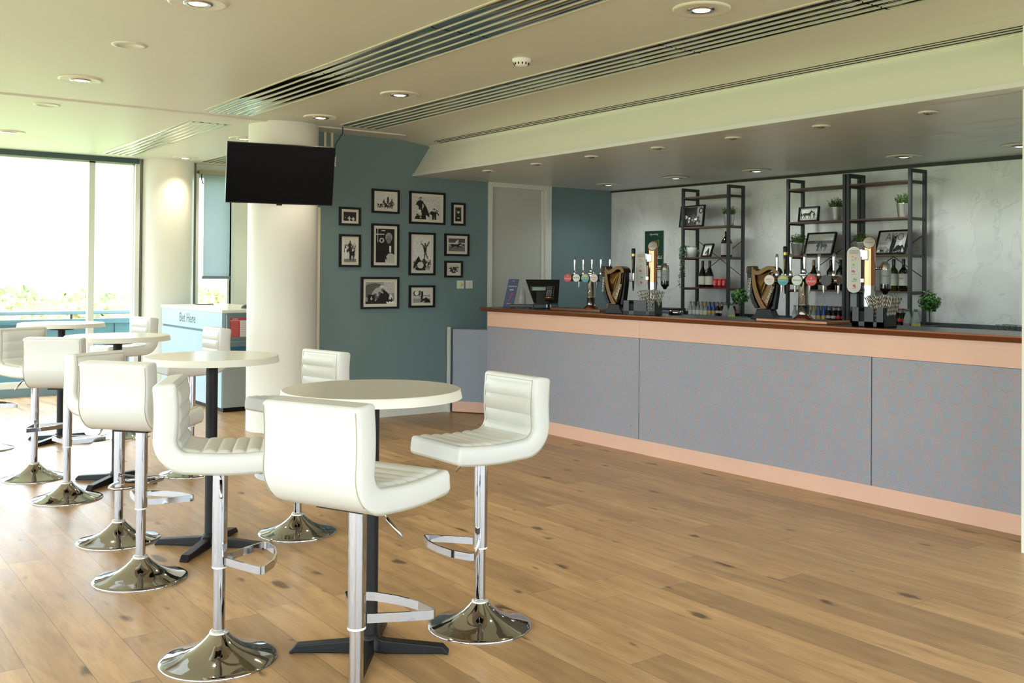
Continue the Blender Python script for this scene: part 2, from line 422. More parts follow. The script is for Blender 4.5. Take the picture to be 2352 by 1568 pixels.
# ceiling with the curved drop before the slot
cp = [(XL-.2, CH), (4.95, CH), (5.12, CH-.004), (5.28, CH-.015), (5.42, CH-.034), (5.56, CH-.05), (5.56, CH+.2), (XL-.2, CH+.2)]
m = MB(); m.prism(cp, -3, WY+.1, 'y'); m.box(5.5, 9.2, -3, WY+.1, CH+.1, CH+.2)
struct(m.build('ceiling', CEIL))
struct(MB().box(XL, 5.1, 9.0, 9.42, CH-.012, CH+.02).build('trim_1', CEIL))
# bulkhead over the bar: sloping fascia, slots and lower soffit
m = MB(); m.prism([(5.355, 2.541), (5.40, 2.545), (5.64, 2.87), (5.585, 2.885)], 2.5, GY, 'y')
struct(m.build('wall_bulkhead', WALLC))
m = MB()
m.box(5.56, 5.60, 2.5, GY, 2.875, 2.89, 0)
m.box(5.605, 5.615, 2.5, GY, 2.87, 2.885, 0); m.box(5.64, 5.65, 2.5, GY, 2.87, 2.885, 0)
m.box(5.56, 5.7, 2.5, GY, 2.90, 2.91, 1)
struct(m.build('trim_2', [WALLC, GAP]))
# slots read as thin dark lines on the cove just above the fascia
m = MB()
for xo, zz in ((5.44, 2.8915), (5.475, 2.8865), (5.515, 2.8815)):
    m.box(xo, xo+.011, 2.5, GY-.3, zz, zz+.003)
struct(m.build('trim_3', GAP))
m = MB()
def zs(y, x): return 2.541-(GY-y)*.0035*(x-5.4)/2.8
ys = [2.3, GY]
sl = [5.52, 5.62, 6.5, 6.86, 7.2, MX]
sv = [(x, y, zs(y, x)) for y in ys for x in (5.36, MX+.02)]
m.add(sv+[(a, b, c+.03) for a, b, c in sv], [(0, 2, 3, 1), (4, 5, 7, 6), (0, 1, 5, 4), (2, 6, 7, 3), (0, 4, 6, 2), (1, 3, 7, 5)])
struct(m.build('ceiling_soffit', CEILG))
m = MB()
for x, a, b in ((5.5, 2.4, GY-.1), (6.35, 2.4, 4.6), (6.62, 2.4, 4.8), (6.95, 2.4, 5.8), (7.2, 3.2, 7.0)):
    m.add([(x, a, zs(a, x)-.001), (x, b, zs(b, x)-.001), (x+.007, b, zs(b, x)-.001), (x+.007, a, zs(a, x)-.001)], [(0, 1, 2, 3)])
for y, a, b in ((6.1, 5.9, 6.4), (4.9, 6.2, 6.8), (3.9, 6.2, 7)):
    m.add([(a, y, zs(y, a)-.001), (a, y+.005, zs(y, a)-.001), (b, y+.005, zs(y, b)-.001), (b, y, zs(y, b)-.001)], [(0, 1, 2, 3)])
struct(m.build('trim_4', mat('pale joint', (214, 210, 194), .6)))

def window(n, x0, x1, y, z0, z1, mull, axis='y', label=None):
    """glazed bay; frame is the structure, glass its part"""
    m = MB(); fw = .05
    def bx(a0, a1, c0, c1, d=.05):
        if axis == 'y': m.box(a0, a1, y, y+d*2, c0, c1)
        else: m.box(y-d*2, y, a0, a1, c0, c1)
    bx(x0, x0+fw, z0, z1); bx(x1-fw, x1, z0, z1); bx(x0, x1, z0, z0+.07); bx(x0, x1, z1-fw, z1)
    for q in mull: bx(q-.035, q+.035, z0, z1)
    o = struct(m.build('window_%d' % n, WFRAME))
    g = MB()
    if axis == 'y': g.add([(x0, y+.05, z0), (x1, y+.05, z0), (x1, y+.05, z1), (x0, y+.05, z1)], [(0, 1, 2, 3)])
    else: g.add([(y-.05, x0, z0), (y-.05, x1, z0), (y-.05, x1, z1), (y-.05, x0, z1)], [(0, 1, 2, 3)])
    g.build('pane', GLASS, o)
    return o
# walls
m = MB(); m.box(4.0, 6.34, GY, GY+.12, 0, CH+.1); m.box(7.234, 9.2, GY, GY+.12, 0, CH); m.box(6.34, 7.234, GY, GY+.12, 2.52, CH)
struct(m.build('wall_gallery', TEAL))
struct(MB().box(MX, MX+.15, 2.2, GY, 0, 2.56).build('wall_marble', MARBLE))
struct(MB().prism([(2.3, 2.478), (GY, 2.523), (GY, 2.56), (2.3, 2.53)], MX-.02, MX, 'x').build('trim_5', mat('dark green strip', (58, 60, 50), .6)))
struct(MB().box(5.44, 9.2, 2.2, 2.775, 0, CH+.05).build('wall_right', WALLC))
struct(MB().box(5.3, 5.42, GY+.12, WY+.1, 0, CH+.1).build('wall_inner', WALLC))
window(4, XL, 8, -3.1, .08, 2.86, [-1, .6, 2.2, 3.8, 5.4, 7])
m = MB(); m.box(XL-.2, 9.2, -3.12, -3, 0, .08); m.box(XL-.2, 9.2, -3.12, -3, 2.86, CH+.1); m.box(8, 9.2, -3.12, -3, 0, CH); m.box(9.2, 9.32, -3, GY+.1, 0, CH+.1)
struct(m.build('wall_back', WALLC))
# end wall with windows (x from XL to 3.6 glazed; column; small window 4.36-4.80; wall to 5.3)
m = MB(); m.box(4.80, 5.3, WY, WY+.15, 0, CH+.1); m.box(4.3, 4.82, WY, WY+.15, 2.79, CH+.1); m.box(4.3, 4.82, WY, WY+.15, 0, .95)
struct(m.build('wall_window_side', WALLC))

window(1, XL, 3.60, WY, .10, 2.90, [-3.2, -1.4, .86, 3.06])
window(2, 4.33, 4.82, WY, .95, 2.80, [])
window(3, -3, WY, XL, .08, 2.86, [-1.6, 0, 1.6, 3.2, 4.8, 6.4, 8, 9.6, 11.2, 12.4], axis='x')
m = MB(); m.box(XL-.1, XL, -3, WY, 0, .08); m.box(XL-.1, XL, -3, WY, 2.86, CH+.05)
struct(m.build('wall_left', WALLC))
struct(MB().box(XL, 3.62, WY-.02, WY+.1, 0, .10).build('baseboard_window', mat('blue grey sill', (110, 134, 142), .4)))
struct(MB().box(XL, 3.60, WY-.09, WY-.0, CH-.065, CH).build('trim_6', DARKTEAL))
m = MB(); m.box(3.56, 3.615, WY-.06, WY+.1, 0, CH); m.box(3.625, 3.64, WY-.05, WY+.1, 0, CH, 1); m.box(4.30, 4.33, WY-.05, WY+.1, 0, CH, 1); m.box(4.33, 4.37, WY-.04, WY+.02, .95, 2.8)
struct(m.build('trim_7', [WFRAME, mat('grey seal', (120, 122, 112), .5)]))

# columns
o = MB().lathe([(.330, 0), (.330, CH)], 64).build('column', COLM, loc=(3.872, 9.21, 0))
struct(o); o.name = 'wall_column_near'
o = MB().lathe([(.325, 0), (.325, CH)], 48).build('column', COLM, loc=(3.975, 13.2, 0)); struct(o); o.name = 'wall_column_far'
m = MB(); m.box(4.262, 4.305, GY-.012, GY, 0, 2.16); m.box(4.335, 4.36, GY-.014, GY, 2.33, CH, 0); m.box(4.41, 4.435, GY-.014, GY, 2.33, CH, 0)
struct(m.build('trim_8', mat('cream cover strip', (222, 212, 184), .5)))
# skirting
struct(MB().box(4.2, 5.82, GY-.018, GY, 0, .118).build('baseboard_gallery', WHITEP, bevel=.004))

# door in gallery wall
m = MB(); m.box(6.34, 6.39, GY-.025, GY+.1, 0, 2.56); m.box(7.15, 7.234, GY-.025, GY+.1, 0, 2.56); m.box(6.39, 7.15, GY-.024, GY+.1, 2.49, 2.56); m.box(7.11, 7.15, GY+.0, GY+.1, 0, 2.49)
struct(m.build('trim_9', WHITEP, bevel=.003))
struct(MB().box(6.39, 7.11, GY+.02, GY+.06, 0, 2.49).build('door_1', DOORM))

# ================================================================ OUTSIDE
m = MB(); m.box(-9, 12, WY+.12, 14.6, -.25, -.06); struct(m.build('floor_balcony', mat('balcony deck', (150, 150, 132), .7)))
m = MB(); m.box(-9, 12, 14.42, 14.47, -.06, .80); m.box(-9, 12, 14.36, 14.5, .80, .865, 1)
for i in range(12): m.box(-8.6+i*1.75, -8.57+i*1.75, 14.40, 14.42, -.05, .8, 1)
struct(m.build('wall_parapet', [mat('pale teal parapet', (96, 140, 144), .5), mat('parapet cap', (88, 128, 134), .45)]))
t = thing('balcony_handrail', 'pale blue metal handrail running along the balcony outside the big window', 'railing', (0, 14.42, .86))
m = MB(); m.box(-9, 12, -.04, .04, .065, .115); m.build('rail', mat('pale blue rail', (116, 146, 156), .35), t, bevel=.01)
for i in range(9):
    MB().cyl((-5.2+i*2.05+.1, 0), .016, 0, .07, 10).build('post', SHELFM, t)
m = MB(); m.add([(-800, 15, -24), (900, 15, -24), (900, 1800, -24), (-800, 1800, -24)], [(0, 1, 2, 3)])
struct(m.build('ground', foliage_material('grassland', (130, 150, 90), (170, 180, 120), .01)))
# far woodland ridge, its haze put into the pale bluish colour
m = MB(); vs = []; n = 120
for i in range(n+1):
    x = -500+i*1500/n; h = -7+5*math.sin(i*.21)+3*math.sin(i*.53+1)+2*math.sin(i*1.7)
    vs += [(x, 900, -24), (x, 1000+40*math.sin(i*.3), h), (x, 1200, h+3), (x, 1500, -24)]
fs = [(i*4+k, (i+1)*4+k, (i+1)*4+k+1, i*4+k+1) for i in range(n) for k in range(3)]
m.add(vs, fs, 0, True); struct(m.build('hills', foliage_material('distant woods haze tint', (128, 142, 146), (138, 150, 152), .02)))
# trees
from mathutils import noise as NZ
def tree_mesh(seed, mt):
    m = MB(); rnd = random.Random(seed)
    blobs = [(0, 0, 13, 5.2)]+[(rnd.uniform(-3.6, 3.6), rnd.uniform(-3, 3), rnd.uniform(9.5, 16.5), rnd.uniform(2.0, 3.4)) for _ in range(9)]
    for bx_, by_, bz_, br_ in blobs:
        nn, mm = 26, 18; vs = []; fs = []
        for i in range(mm+1):
            th = pi*i/mm
            for k in range(nn):
                a = 2*pi*k/nn; d = Vector((math.sin(th)*math.cos(a), math.sin(th)*math.sin(a), math.cos(th)))
                rr = br_*(1+.28*NZ.noise(d*3+Vector((seed, bx_, 0)))+.22*NZ.noise(d*8+Vector((0, seed, bz_)))+.12*rnd.uniform(-1, 1))
                vs.append(Vector((bx_, by_, bz_))+d*rr)
        for i in range(mm):
            for k in range(nn): fs.append((i*nn+k, (i+1)*nn+k, (i+1)*nn+(k+1) % nn, i*nn+(k+1) % nn))
        m.add(vs, fs, 0, False)
    return m
TREEM = [foliage_material('leaf canopy a', (92, 104, 56), (160, 158, 90), 1.2), foliage_material('leaf canopy b', (108, 112, 66), (178, 168, 108), 1.1), foliage_material('leaf canopy c', (84, 100, 62), (140, 146, 88), 1.3)]
protos = []
TRUNK = mat('bark', (90, 78, 62), .8)
for k in range(3):
    t = thing('tree', 'x', 'tree', (0, 0, 0), 0, 'trees beyond the balcony')
    tree_mesh(k*3+1, TREEM[k]).build('crown', TREEM[k], t)
    MB().lathe([(.45, 0), (.3, 8), (.2, 12)], 10).build('trunk', TRUNK, t)
    protos.append(t)
rnd = random.Random(5)
used = [0, 0, 0]
kindn = ['mid green', 'yellowing', 'dark green']
ordt = ['first', 'second', 'third', 'fourth', 'fifth', 'sixth', 'seventh', 'eighth', 'ninth']
rowt = ['nearest', 'second', 'third', 'fourth', 'fifth', 'farthest']
for row in range(6):
    yy = 118+row*13.5; x0, x1 = .14*yy, .40*yy
    n = int((x1-x0)/11.5)+1
    for i in range(n):
        x = x0+(i+.5*(row % 2))*11.5+rnd.uniform(-.5, .5); s_ = rnd.uniform(.74, .84)
        zt = -3.9+row*.25+rnd.uniform(-.9, .5); k = (i*2+row) % 3
        lab = '%s tree, %s from the left in the %s row of woodland beyond the balcony' % (kindn[k], ordt[i], rowt[row])
        if used[k] == 0: o = protos[k]; used[k] = 1; o['label'] = lab
        else: o = dup(protos[k], (0, 0, 0), 0, lab)
        o.location = (x, yy, zt-17*s_); o.scale = (s_, s_, s_); o.rotation_euler = (0, 0, rnd.choice([0, pi/2, pi, -pi/2]))
m = MB(); m.tube([(0, 0, 0), (0, 0, 22)], .12, 6); m.tube([(-.8, 0, 21), (.8, 0, 21)], .1, 6); m.tube([(-.5, 0, 19.5), (.5, 0, 19.5)], .1, 6)
tag(m.build('floodlight_mast', mat('pale grey mast', (190, 196, 198), .5), loc=(36, 140, -20)), 'thin pale mast rising over the treetops, seen through the narrow window bay', 'mast')

# ================================================================ CEILING FITTINGS
def louvre(x0, x1, y0, y1, label, joints):
    t = thing('ceiling_louvre', label, 'ceiling vent', ((x0+x1)/2, (y0+y1)/2, CH), 0, 'slatted ceiling louvres')
    W2, L2 = (x1-x0)/2, (y1-y0)/2
    m = MB(); m.box(-W2, W2, -L2, L2, -.001, .001); m.build('backing', GAP, t)
    m = MB()
    m.box(-W2-.012, -W2+.004, -L2, L2, -.006, .0); m.box(W2-.004, W2+.02, -L2, L2, -.006, .0); m.box(-W2, W2, -L2-.01, -L2, -.006, 0); m.box(-W2, W2, L2, L2+.01, -.006, 0)
    m.build('frame', LOUVREW, t)
    n = 5; p = 2*W2/n
    js = [y0]+joints+[y1]
    for a, b in zip(js[:-1], js[1:]):
        for i in range(n):
            m = MB(); c = -W2+(i+.5)*p; ya, yb = a-(y0+y1)/2+.006, b-(y0+y1)/2-.006
            hw = p*.40
            # a shallow curved mirror blade with a white lip
            vs = []; k = 5
            for yv in (ya, yb):
                for q in range(k): 
                    uu = -1+2*q/(k-1); vs.append((c+uu*hw, yv, -.010+.006*uu*uu-.002*uu))
            m.add(vs, [(q, q+1, k+q+1, k+q) for q in range(k-1)], 0, True)
            m.box(c+hw-.001, c+hw+.006, ya, yb, -.012, -.002, 1)
            m.build('slat', [MIRROR, LOUVREW], t)
    return t
louvre(2.96, 3.40, .6, 8.81, 'long slatted mirror louvre in the ceiling nearest the middle of the room', [1.9, 3.4, 4.96, 6.6])
louvre(4.28, 4.69, .6, 8.80, 'long slatted louvre in the ceiling nearest the bar bulkhead', [1.7, 3.1, 4.45, 6.1])
louvre(3.05, 3.43, 9.48, 12.74, 'short slatted louvre in the ceiling leading to the big window', [11.2])
louvre(4.3, 4.68, 9.48, 12.9, 'slatted ceiling louvre mostly hidden behind the television', [11.2])

def downlight(x, y, z, R, label, lit, group, small=0):
    t = thing('ceiling_downlight', label, 'ceiling light', (x, y, z), 0, group)
    MB().lathe([(R, 0), (R*1.0, -.004), (R*.93, -.012), (R*.86, -.010), (R*.52, -.007)], 40).build('trim_ring', mat('white lamp plate', (226, 226, 212), .35), t)
    MB().lathe([(R*.5, -.004), (R*.48, -.013), (R*.36, -.015), (R*.30, -.009)], 32).build('bezel', CHROME2, t)
    o = MB().lathe([(R*.30, -.010), (R*.2, -.013), (.0005, -.015)], 24, caps=False).build('bulb', LAMPON if lit else (LAMPADDED if small else LAMPOFF), t)
    if small:  # added spot that lifts the marbled wall behind the bar
        l = bpy.data.lights.new('lamp', 'SPOT'); l.energy = small; l.color = (.95, 1, .98); l.spot_size = rad(150); l.spot_blend = 1; l.shadow_soft_size = .06
        lo = bpy.data.objects.new('lamp_light', l); COL.objects.link(lo); lo.parent = t; lo.location = (0, 0, -.03)
    if lit:
        o['label'] = 'glowing warm bulb'
        l = bpy.data.lights.new('lamp', 'SPOT'); l.energy = 13; l.color = (1, .86, .66); l.spot_size = rad(120); l.spot_blend = .8; l.shadow_soft_size = .04
        lo = bpy.data.objects.new('lamp_light', l); COL.objects.link(lo); lo.parent = t; lo.location = (0, 0, -.03)
    return t
big = [(1.743, 5.299, 'lit round ceiling downlight cut by the top edge of the photo at left'), (3.91, 3.73, 'lit round ceiling downlight between the two long louvres, nearest the camera'), (1.759, 7.978, 'lit round downlight in the left ceiling, second nearest'), (3.909, 6.998, 'lit round ceiling downlight between the louvres, middle of its row'), (3.92, 8.488, 'lit round ceiling downlight just in front of the near column'), (1.85, 11.463, 'lit round downlight farthest left, near the big window'), (4.0, 12.581, 'lit round downlight in front of the far column'), (3.904, 10.346, 'round downlight half hidden behind the near column')]
for x, y, l in big: downlight(x, y, CH, .155, l, True, 'large round downlights in the main ceiling')
for i, (x, y) in enumerate(((5.639, 8.276), (5.63, 7.457), (5.636, 6.674), (5.66, 5.867), (5.673, 5.08), (5.686, 4.297), (5.715, 3.509))):
    nm = ['first', 'second', 'third', 'fourth', 'fifth', 'sixth', 'seventh'][i]
    downlight(x, y, zs(y, x), .062, '%s small pale spotlight from the left along the front of the bar soffit' % nm, False, 'small spotlights along the soffit')
for i, (x, y) in enumerate(((7.517, 8.598), (7.508, 7.518), (7.57, 6.475), (7.577, 4.88), (7.607, 3.893))):
    nm = ['first', 'second', 'third', 'fourth', 'last'][i]
    downlight(x, y, zs(y, x), .145, '%s wide pale downlight from the left in the rear of the bar soffit' % nm, False, 'wide downlights at the rear of the soffit', 7)
for (x, y, l) in ((1.732, 6.57, 'blank round cover plate on the ceiling between two lit downlights at left'), (1.787, 9.301, 'blank round cover plate on the ceiling band, farther left')):
    m = MB(); m.lathe([(.105, 0), (.104, -.005), (.078, -.008), (.076, -.005), (.0005, -.005)], 36, caps=False)
    tag(m.build('ceiling_cover_plate', CEIL, loc=(x, y, CH if y < 9 else CH-.012)), l, 'cover plate', 'blank ceiling plates')
t = thing('smoke_detector', 'white domed smoke detector on the ceiling between the louvres', 'smoke detector', (3.903, 5.349, CH))
MB().lathe([(.062, 0), (.062, -.012), (.056, -.022)], 32).build('base', PLASTICW, t)
MB().lathe([(.05, -.022), (.048, -.034), (.036, -.046), (.0005, -.05)], 28, caps=False).build('dome', PLASTICW, t)
m = MB()
for k in range(12):
    a = 2*pi*k/12; m.box(.047, .0515, -.004, .004, -.040, -.026, 0, RZ(a))
m.build('vent_slots', GAP, t)
t = thing('ceiling_sensor', 'small chrome rimmed sensor dome on the ceiling above the near column', 'sensor', (3.932, 9.0-.03, CH))
MB().lathe([(.05, 0), (.048, -.008), (.035, -.012)], 28).build('rim', CHROME2, t)
MB().lathe([(.03, -.011), (.022, -.026), (.0005, -.032)], 20, caps=False).build('lens', LAMPOFF, t)

# ================================================================ TELEVISION
TV = thing('television', 'black flat screen television tilted down on the near column', 'television', (3.62, 8.66, 2.395))
TV.rotation_euler = (rad(14.187), 0, rad(-14.289)); TV.rotation_mode = 'XYZ'
TVW, TVH = .96, .547
MB().box(-TVW/2, TVW/2, 0, .045, -TVH/2, TVH/2).build('casing', BLACK, TV, bevel=.004)
o = MB().box(-TVW/2+.006, TVW/2-.006, -.002, .001, -TVH/2+.012, TVH/2-.006).build('screen', mat('tv panel', (4, 5, 6), .2, spec=.12), TV)
MB().box(-.03, .02, -.004, .01, -TVH/2-.012, -TVH/2+.002).build('infrared_receiver', BLACK, TV)
MB().box(-TVW/2-.0015, -TVW/2+.001, -.0025, .02, -TVH/2, TVH/2).build('side_trim', mat('silver trim', (190, 200, 205), .2, .8), TV)
m = MB(); m.box(-.12, .12, .045, .07, -.12, .12); m.tube([(0, .05, 0), (.03, .16, .02), (.05, .235, .05)], .025, 8)
m.build('wall_bracket', BLACKP, TV)
m = MB(); m.tube([(4.363, 8.94, CH), (4.36, 8.93, CH-.06), (4.30, 8.88, CH-.12), (4.22, 8.80, CH-.20), (4.18, 8.72, CH-.32)], .006, 8)
tag(m.build('cable', mat('blue cable', (40, 74, 84), .5)), 'thin blue cable hanging from the ceiling down behind the television', 'cable')
m = MB(); m.box(-.03, .03, -.02, 0, -.06, .06)
tag(m.build('junction_box', WHITEP, loc=(4.435, GY-.001, 2.64), bevel=.004), 'small white box on the wall at the right edge of the television', 'wall box')

# ================================================================ PICTURES
GR = {}
def grey(v, warm=1):
    k = int(v)
    if k not in GR: GR[k] = mat('photo grey %d' % k, (k, k, max(k-4*warm, 0)), .5, vary=.25 if k > 20 else .5, vscale=90)
    return GR[k]
HORSE = [(.06, .52), (.10, .62), (.2, .67), (.33, .66), (.46, .63), (.56, .67), (.64, .78), (.70, .90), (.73, .99), (.76, .93), (.83, .86), (.92, .77), (.99, .68), (.96, .63), (.88, .66), (.80, .70), (.76, .60), (.73, .48), (.71, .38), (.76, .24), (.73, .02), (.69, .02), (.70, .22), (.64, .34), (.60, .18), (.63, .02), (.58, .02), (.54, .2), (.56, .36), (.38, .36), (.28, .40), (.27, .28), (.32, .16), (.30, .02), (.26, .02), (.26, .15), (.21, .26), (.17, .14), (.2, .02), (.15, .02), (.12, .16), (.15, .30), (.12, .42), (.08, .44), (.02, .22), (.0, .34), (.03, .5)]
GALLOP = [(.08, .50), (.12, .60), (.24, .64), (.40, .62), (.52, .62), (.62, .70), (.72, .78), (.78, .84), (.82, .78), (.92, .68), (.97, .60), (.92, .57), (.84, .62), (.76, .60), (.70, .48), (.80, .40), (.92, .30), (.98, .22), (.94, .2), (.84, .28), (.72, .36), (.66, .28), (.58, .14), (.54, .16), (.60, .30), (.58, .38), (.42, .40), (.30, .38), (.22, .26), (.10, .18), (.0, .06), (.02, .14), (.10, .26), (.18, .38), (.12, .42), (.04, .52)]
HEADP = [(.0, .0), (.05, .35), (.18, .62), (.34, .84), (.44, .96), (.49, .86), (.58, .80), (.74, .62), (.92, .40), (1.0, .26), (.96, .16), (.88, .14), (.80, .20), (.66, .34), (.56, .42), (.56, .20), (.6, .0)]
HEADF = [(.3, .0), (.26, .3), (.30, .62), (.34, .80), (.30, .97), (.40, .88), (.50, .86), (.60, .88), (.70, .97), (.66, .80), (.70, .62), (.66, .34), (.60, .14), (.64, .0)]
PERSON = [(.30, 0), (.32, .38), (.22, .42), (.10, .50), (.06, .44), (.0, .48), (.16, .70), (.30, .76), (.42, .78), (.40, .84), (.38, .93), (.46, 1.0), (.56, 1.0), (.63, .93), (.60, .84), (.58, .78), (.74, .74), (.9, .56), (1, .42), (.92, .36), (.80, .52), (.72, .58), (.70, .38), (.72, 0), (.54, 0), (.51, .34), (.47, 0)]
JOCKEY = [(.0, .1), (.1, .42), (.24, .64), (.40, .80), (.56, .82), (.60, .92), (.70, 1.0), (.84, .98), (.92, .86), (.98, .80), (.88, .72), (.76, .70), (.72, .56), (.82, .42), (.92, .34), (.86, .26), (.70, .38), (.60, .46), (.50, .34), (.56, .16), (.5, .0), (.38, .04), (.40, .24), (.26, .3), (.14, .1)]
ARMSUP = [(.36, 0), (.38, .34), (.33, .52), (.27, .66), (.16, .78), (.04, .80), (.10, .86), (.24, .82), (.38, .72), (.43, .76), (.42, .84), (.50, .90), (.58, .84), (.57, .76), (.70, .80), (.84, .94), (.92, 1.0), (.94, .92), (.82, .76), (.66, .62), (.62, .36), (.74, .12), (.80, 0), (.68, 0), (.54, .24), (.46, 0)]
RECT = [(0, 0), (1, 0), (1, 1), (0, 1)]
OVAL = [(.5+.5*math.cos(a*pi/8), .5+.5*math.sin(a*pi/8)) for a in range(16)]
def crowd(x0, y0, x1, y1, n, seed, lo=15, hi=190, s=.05):
    r = random.Random(seed); out = []
    for _ in range(n):
        k = s*r.uniform(.5, 1.3); x = r.uniform(x0, x1-k); y = r.uniform(y0, y1-k*1.2)
        out.append((OVAL if r.random() < .6 else PERSON, x, y, k, k*r.uniform(1, 1.7), r.choice([lo, lo, 40, 70, 120, hi, 225]), False))
    return out
ART = {
 'stable': (30, [(RECT, 0, 0, 1, .2, 12, 0), (HEADF, .40, .0, .35, .85, 18, 0), (PERSON, .30, 0, .32, .55, 190, 0), (PERSON, .62, 0, .3, .45, 215, 0), (OVAL, .1, .3, .06, .1, 200, 0)]),
 'frontal': (212, [(HORSE, .32, -.25, .35, .95, 40, 1), (HEADF, .5, .25, .25, .65, 25, 0), (PERSON, .68, -.05, .3, .75, 80, 0)]+crowd(.02, .02, .45, .34, 60, 3, s=.07)+crowd(.55, .02, .95, .38, 40, 4, s=.07)),
 'jockeyhorse': (205, [(HEADP, .28, 0, .30, .72, 18, 0), (HORSE, .02, -.5, .55, 1.0, 22, 0), (PERSON, .08, .30, .34, .68, 28, 0), (OVAL, .17, .83, .12, .12, 150, 0), (OVAL, .14, .3, .14, .12, 235, 0), (PERSON, .56, 0, .38, .5, 24, 0), (OVAL, .70, .34, .1, .12, 200, 0), (OVAL, .80, .32, .1, .12, 130, 0)]+crowd(.02, .02, .3, .3, 14, 8, s=.08)),
 'slimjockey': (70, [(RECT, 0, 0, 1, .3, 20, 0), (PERSON, .05, 0, .9, .85, 35, 0), (OVAL, .3, .55, .4, .2, 200, 0), (OVAL, .26, .72, .48, .2, 25, 0), (RECT, .3, .2, .4, .06, 220, 0)]),
 'rider': (215, crowd(0, .40, 1, .82, 110, 12, s=.08)+[(RECT, 0, 0, 1, .14, 120, 0), (RECT, .05, .15, .16, .45, 225, 0), (HORSE, .28, .04, .62, .66, 30, 1), (HEADF, .4, .1, .3, .5, 25, 0), (PERSON, .28, .45, .42, .5, 30, 0)]),
 'oldman': (22, [(RECT, 0, .82, .45, .03, 200, 0), (RECT, .08, .6, .04, .4, 180, 0), (RECT, .3, .93, .2, .03, 190, 0), (PERSON, -.15, -.25, .9, .9, 12, 0), (OVAL, .50, .62, .38, .27, 150, 0), (OVAL, .56, .56, .26, .24, 120, 0), (OVAL, .18, .58, .26, .15, 200, 0), (OVAL, .24, .61, .14, .09, 40, 0), (RECT, .72, .3, .1, .2, 225, 0), (OVAL, .5, -.2, .6, .48, 190, 0), (PERSON, .1, -.1, .5, .5, 14, 0), (OVAL, .60, .68, .05, .03, 40, 0), (OVAL, .74, .68, .05, .03, 40, 0)]),
 'salute': (222, [(ARMSUP, .40, .36, .56, .54, 90, 0), (RECT, .60, .56, .12, .13, 20, 0), (RECT, .44, .78, .02, .1, 40, 0)]+crowd(0, 0, 1, .32, 110, 21, s=.07)+[(HEADP, .0, .0, .50, .46, 25, 1), (PERSON, .40, -.05, .36, .34, 20, 0), (OVAL, .22, .06, .36, .2, 205, 0), (OVAL, .50, .2, .2, .16, 60, 0)]),
 'race': (150, [(RECT, 0, 0, 1, .38, 118, 0), (RECT, 0, .7, 1, .3, 80, 0), (RECT, 0, .58, 1, .05, 225, 0)]+crowd(0, .4, 1, .6, 26, 31, s=.08)+[(GALLOP, .08, .15, .78, .62, 25, 0), (JOCKEY, .38, .55, .25, .35, 220, 0)]),
 'group': (200, crowd(0, .05, 1, .8, 90, 41, s=.13)+[(RECT, .05, .0, .25, .18, 225, 0), (RECT, .68, .0, .25, .18, 225, 0), (RECT, .3, 0, .38, .15, 50, 0)]),
 'number6': (150, [(OVAL, -.1, .2, .8, .75, 90, 0), (RECT, .5, .0, .5, .12, 235, 0), (RECT, .62, .5, .4, .5, 190, 0), (HEADP, .42, -.02, .52, .72, 22, 0), (HORSE, -.3, -.75, 1.15, 1.3, 20, 0), (JOCKEY, .2, .34, .46, .5, 175, 0), (OVAL, .5, .72, .13, .14, 205, 0), (RECT, .08, .08, .24, .34, 14, 0), (HEADP, .80, .2, .14, .3, 215, 0)]),
 'turned': (150, [(RECT, 0, .62, 1, .4, 215, 0), (RECT, 0, .36, 1, .05, 230, 0), (RECT, 0, .48, 1, .04, 225, 0)]+crowd(0, .55, .5, .9, 14, 51, hi=60, s=.2)+[(HEADF, .34, .25, .34, .75, 25, 0), (HEADP, .4, 0, .6, .45, 18, 1), (RECT, .43, .55, .03, .3, 225, 0)]),
 'dust': (34, [(RECT, .7, .0, .3, 1, 110, 0), (OVAL, .78, .62, .2, .34, 20, 0), (OVAL, .83, .68, .1, .2, 120, 0), (HEADP, .25, .0, .65, .7, 60, 0), (OVAL, .08, .35, .2, .22, 190, 0), (RECT, .0, .8, .6, .2, 26, 0)]+crowd(.25, .02, .85, .45, 26, 61, 60, 210, s=.08)),
 'smallhead': (225, [(HEADP, .25, .0, .55, .85, 70, 1), (HEADP, .3, .0, .45, .75, 50, 1)]),
 'walker': (225, [(RECT, 0, 0, 1, .2, 190, 0), (RECT, 0, .5, 1, .01, 60, 0), (RECT, 0, .35, 1, .01, 60, 0), (HORSE, .1, .12, .7, .75, 45, 0), (PERSON, .72, .12, .16, .6, 30, 0), (PERSON, .0, .12, .12, .6, 40, 0)]),
 'field': (205, [(RECT, 0, 0, 1, .55, 158, 0), (RECT, 0, .52, 1, .16, 90, 0), (PERSON, .36, .12, .17, .55, 60, 0), (HORSE, .44, .10, .36, .62, 70, 1)]),
 'winner': (190, [(HEADF, .34, -.05, .42, .98, 22, 0), (PERSON, .62, -.15, .38, .68, 28, 0), (OVAL, .74, .32, .14, .22, 215, 0), (PERSON, .0, -.1, .42, .55, 150, 0), (OVAL, .12, .26, .14, .2, 190, 0)]+crowd(.0, .0, .9, .16, 16, 71, s=.1)),
}
def clip_poly(P):
    for ax, lim, sg in ((0, 0, 1), (0, 1, -1), (1, 0, 1), (1, 1, -1)):
        out = []
        for i in range(len(P)):
            a, b = P[i-1], P[i]; ia, ib = (a[ax]-lim)*sg >= 0, (b[ax]-lim)*sg >= 0
            if ia != ib:
                t_ = (lim-a[ax])/(b[ax]-a[ax]); out.append((a[0]+(b[0]-a[0])*t_, a[1]+(b[1]-a[1])*t_))
            if ib: out.append(b)
        P = out
        if len(P) < 3: return []
    return P
